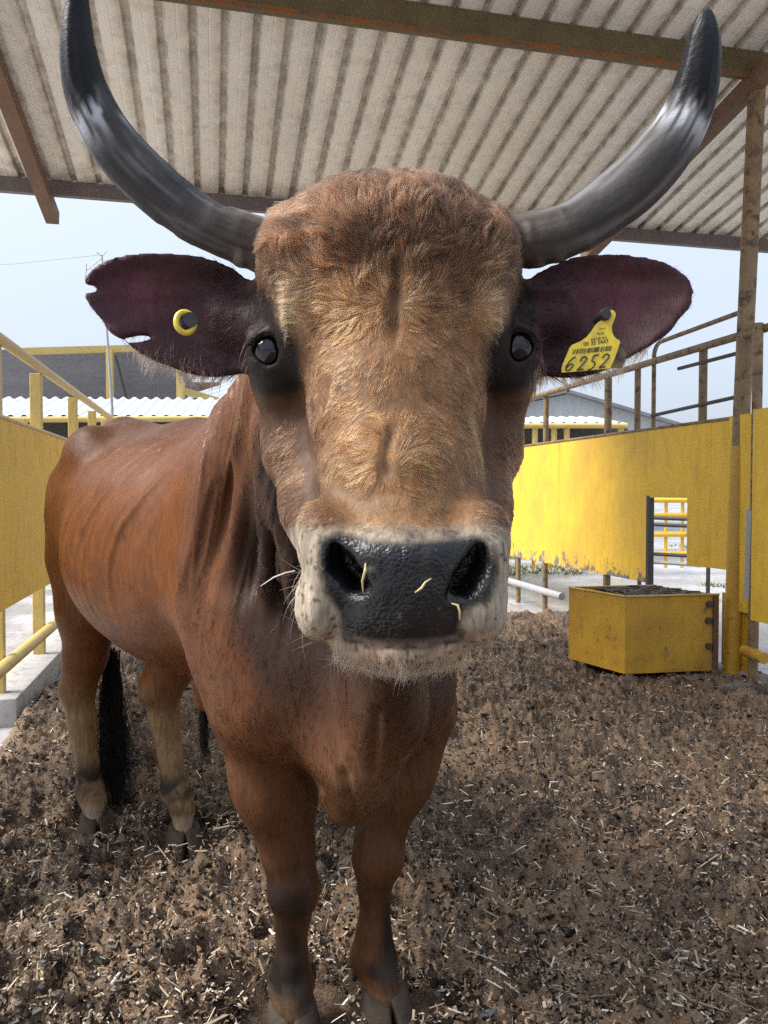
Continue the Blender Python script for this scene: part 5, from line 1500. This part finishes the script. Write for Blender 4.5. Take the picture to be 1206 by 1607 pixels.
# ================================================================== EAR TAGS
m_tag, nt, bb = new_mat('yellow_tag_plastic'); c = mix(nt, noise_mask(nt, 60, 0.45, 0.75, detail=8), (0.66, 0.50, 0.035), (0.40, 0.27, 0.04)); nt.links.new(c, bb.inputs['Base Color']); bb.inputs['Roughness'].default_value = 0.4
m_ink, nt, bb = new_mat('tag_ink'); bb.inputs['Base Color'].default_value = (0.018, 0.014, 0.008, 1); bb.inputs['Roughness'].default_value = 0.6
m_stud, nt, bb = new_mat('dark_stud_plastic'); bb.inputs['Base Color'].default_value = (0.02, 0.014, 0.020, 1); bb.inputs['Roughness'].default_value = 0.45
m_faded, nt, bb = new_mat('dirty_tag_plastic'); c = mix(nt, noise_mask(nt, 50, 0.4, 0.6), (0.20, 0.14, 0.05), (0.05, 0.04, 0.035)); nt.links.new(c, bb.inputs['Base Color']); bb.inputs['Roughness'].default_value = 0.6
YT = 0.972
def zp(zx, zy): return (860 + zx / 8.614, 470 + zy / 8.614)          # pixel of the enlarged crop
et = thing('ear_tag', 'yellow ear tag numbered 6252 hanging in the bull\'s ear on the right of the photo', 'ear tag', V3(948, 494, YT))
outl = [(832, 140), (870, 138), (903, 155), (920, 185), (918, 225), (895, 290), (872, 350), (868, 405), (880, 460), (905, 505), (940, 535), (975, 552), (978, 580), (945, 690), (890, 830), (852, 912), (820, 930), (500, 962), (192, 985), (188, 920), (240, 790), (300, 650), (330, 612), (440, 565), (530, 505), (590, 430), (650, 340), (690, 300), (760, 260), (815, 205)]
b = MB(); b.prism([V3(*zp(*p), YT) for p in outl], (0, 0.0022, 0)); put('front_plate', b.mesh('front_plate'), m_tag, et)
b = MB(); b.prism([V3(*zp(*p), YT + 0.012) for p in ((930, 610), (1010, 655), (1068, 730), (1050, 830), (1000, 925), (860, 910), (880, 760))], (0, 0.002, 0)); put('back_plate', b.mesh('back_plate'), m_faded, et)
c0 = V3(*zp(770, 205), YT); b = MB(); b.tube([c0 + Vector((0, -0.006, 0)), c0 + Vector((0, -0.003, 0)), c0 + Vector((0.001, 0.03, 0))], [0.0060, 0.0078, 0.0078], 20); put('stud', b.mesh('stud', True), m_stud, et)
def ink(strokes, r, name):
    b = MB()
    for st in strokes: b.tube([V3(*zp(*p), YT - 0.0003) for p in st], r, 6)
    put(name, b.mesh(name, True), m_ink, et)
ink([[(375, 772), (330, 800), (285, 850), (250, 905), (240, 945), (262, 962), (300, 950), (335, 905), (345, 875), (320, 868), (285, 890), (255, 925)]], 0.0010, 'digit')
ink([[(440, 830), (465, 785), (505, 768), (530, 785), (520, 820), (470, 880), (410, 940), (395, 955)], [(395, 955), (440, 945), (480, 938)]], 0.0010, 'digit')
ink([[(690, 742), (640, 752), (620, 765)], [(620, 765), (595, 835), (625, 838), (640, 862), (625, 905), (580, 942), (540, 948)]], 0.0010, 'digit')
ink([[(738, 790), (765, 750), (805, 732), (832, 748), (822, 790), (770, 850), (710, 905), (695, 920)], [(695, 920), (740, 912), (780, 905)]], 0.0010, 'digit')
g = np.random.default_rng(5); bars = []
x_ = 340
while x_ < 870:
    t = (x_ - 340) / 530; y0 = 672 - 50 * t; bars.append([(x_ + 14, y0), (x_ - 6, y0 + 66)]); x_ += g.integers(12, 30)
ink(bars, 0.00042, 'barcode')
def tag_text(s, zx, zy, size, ang):
    cu = bpy.data.curves.new('t', 'FONT'); cu.body = s; cu.size = size; cu.align_x = 'CENTER'; cu.extrude = 0.0002
    ob = bpy.data.objects.new('t', cu); scene.collection.objects.link(ob)
    p = V3(*zp(zx, zy), YT - 0.0002)
    ob.matrix_world = Matrix.Translation(p) @ Matrix.Rotation(math.pi / 2, 4, 'X') @ Matrix.Rotation(ang, 4, 'Z')
    dg = bpy.context.evaluated_depsgraph_get(); me = bpy.data.meshes.new_from_object(ob.evaluated_get(dg)); me.transform(ob.matrix_world)
    bpy.data.objects.remove(ob); me.materials.clear(); put('lettering', me, m_ink, et)
sm_ = []
for (x0, x1, y0, y1, st, hh) in ((705, 765, 395, 385, 26, 24), (672, 760, 462, 448, 26, 30), (590, 790, 540, 512, 24, 28)):    # small print too faded to read
    for q in np.arange(x0, x1, st):
        yq = y0 + (y1 - y0) * (q - x0) / (x1 - x0); sm_.append([(q + g.uniform(-4, 10), yq - hh * g.uniform(.3, .6)), (q + g.uniform(-8, 8), yq + hh * g.uniform(.2, .5))])
ink(sm_, 0.00050, 'faded_print')
tag_text('00 35 3447', 655, 607, 0.0070, 0.12)
rt = thing('ear_tag', 'round yellow ear tag rim around a dark stud in the notched ear', 'ear tag', V3(292, 505, 0.985))
c0 = V3(291, 506, 0.990); nrm = Vector((0.42, -0.88, 0.12)).normalized()
sx = nrm.cross(Vector((0, 0, 1))).normalized(); sy = sx.cross(nrm); SGN = 0.0055 if sx.x > 0 else -0.0055
b = MB()
ring_pts = [c0 + (sx * math.cos(a) * 0.0115 + sy * math.sin(a) * 0.0135) for a in np.linspace(0, 2 * math.pi, 25)]
b.tube(ring_pts, 0.0040, 8); put('rim', b.mesh('rim', True), m_tag, rt)
b = MB(); o_ = sx * SGN + Vector((0, 0, 0.003)); b.tube([c0 + o_ - nrm * -0.004, c0 + o_ + nrm * 0.005, c0 + o_ - nrm * 0.012], 0.0098, 18); put('stud', b.mesh('stud', True), m_stud, rt)

# ================================================================== straw on the nose
m_str, nt, bb = new_mat('fresh_straw'); bb.inputs['Base Color'].default_value = (0.48, 0.37, 0.17, 1); bb.inputs['Roughness'].default_value = 0.5
for pts, lab in (([(574, 884, 0.770), (573, 897, 0.763), (569, 912, 0.764), (570, 928, 0.769)], 'upright straw stalk stuck beside the nostril on the left of the nose'),
                 ([(652, 930, 0.765), (662, 923, 0.762), (668, 914, 0.763), (677, 908, 0.768)], 'slanted straw stalk stuck on the middle of the black nose'),
                 ([(709, 947, 0.776), (719, 950, 0.772), (722, 960, 0.771), (722, 973, 0.776)], 'short straw stalk below the nostril on the right of the nose')):
    b = MB(); b.tube([V3(*p) for p in pts], [0.0007, 0.0014, 0.0012, 0.0006], 6); o = put('straw_stalk', b.mesh('straw_stalk', True), m_str); tag(o, lab, 'straw', 'straw stuck to the bull\'s nose')
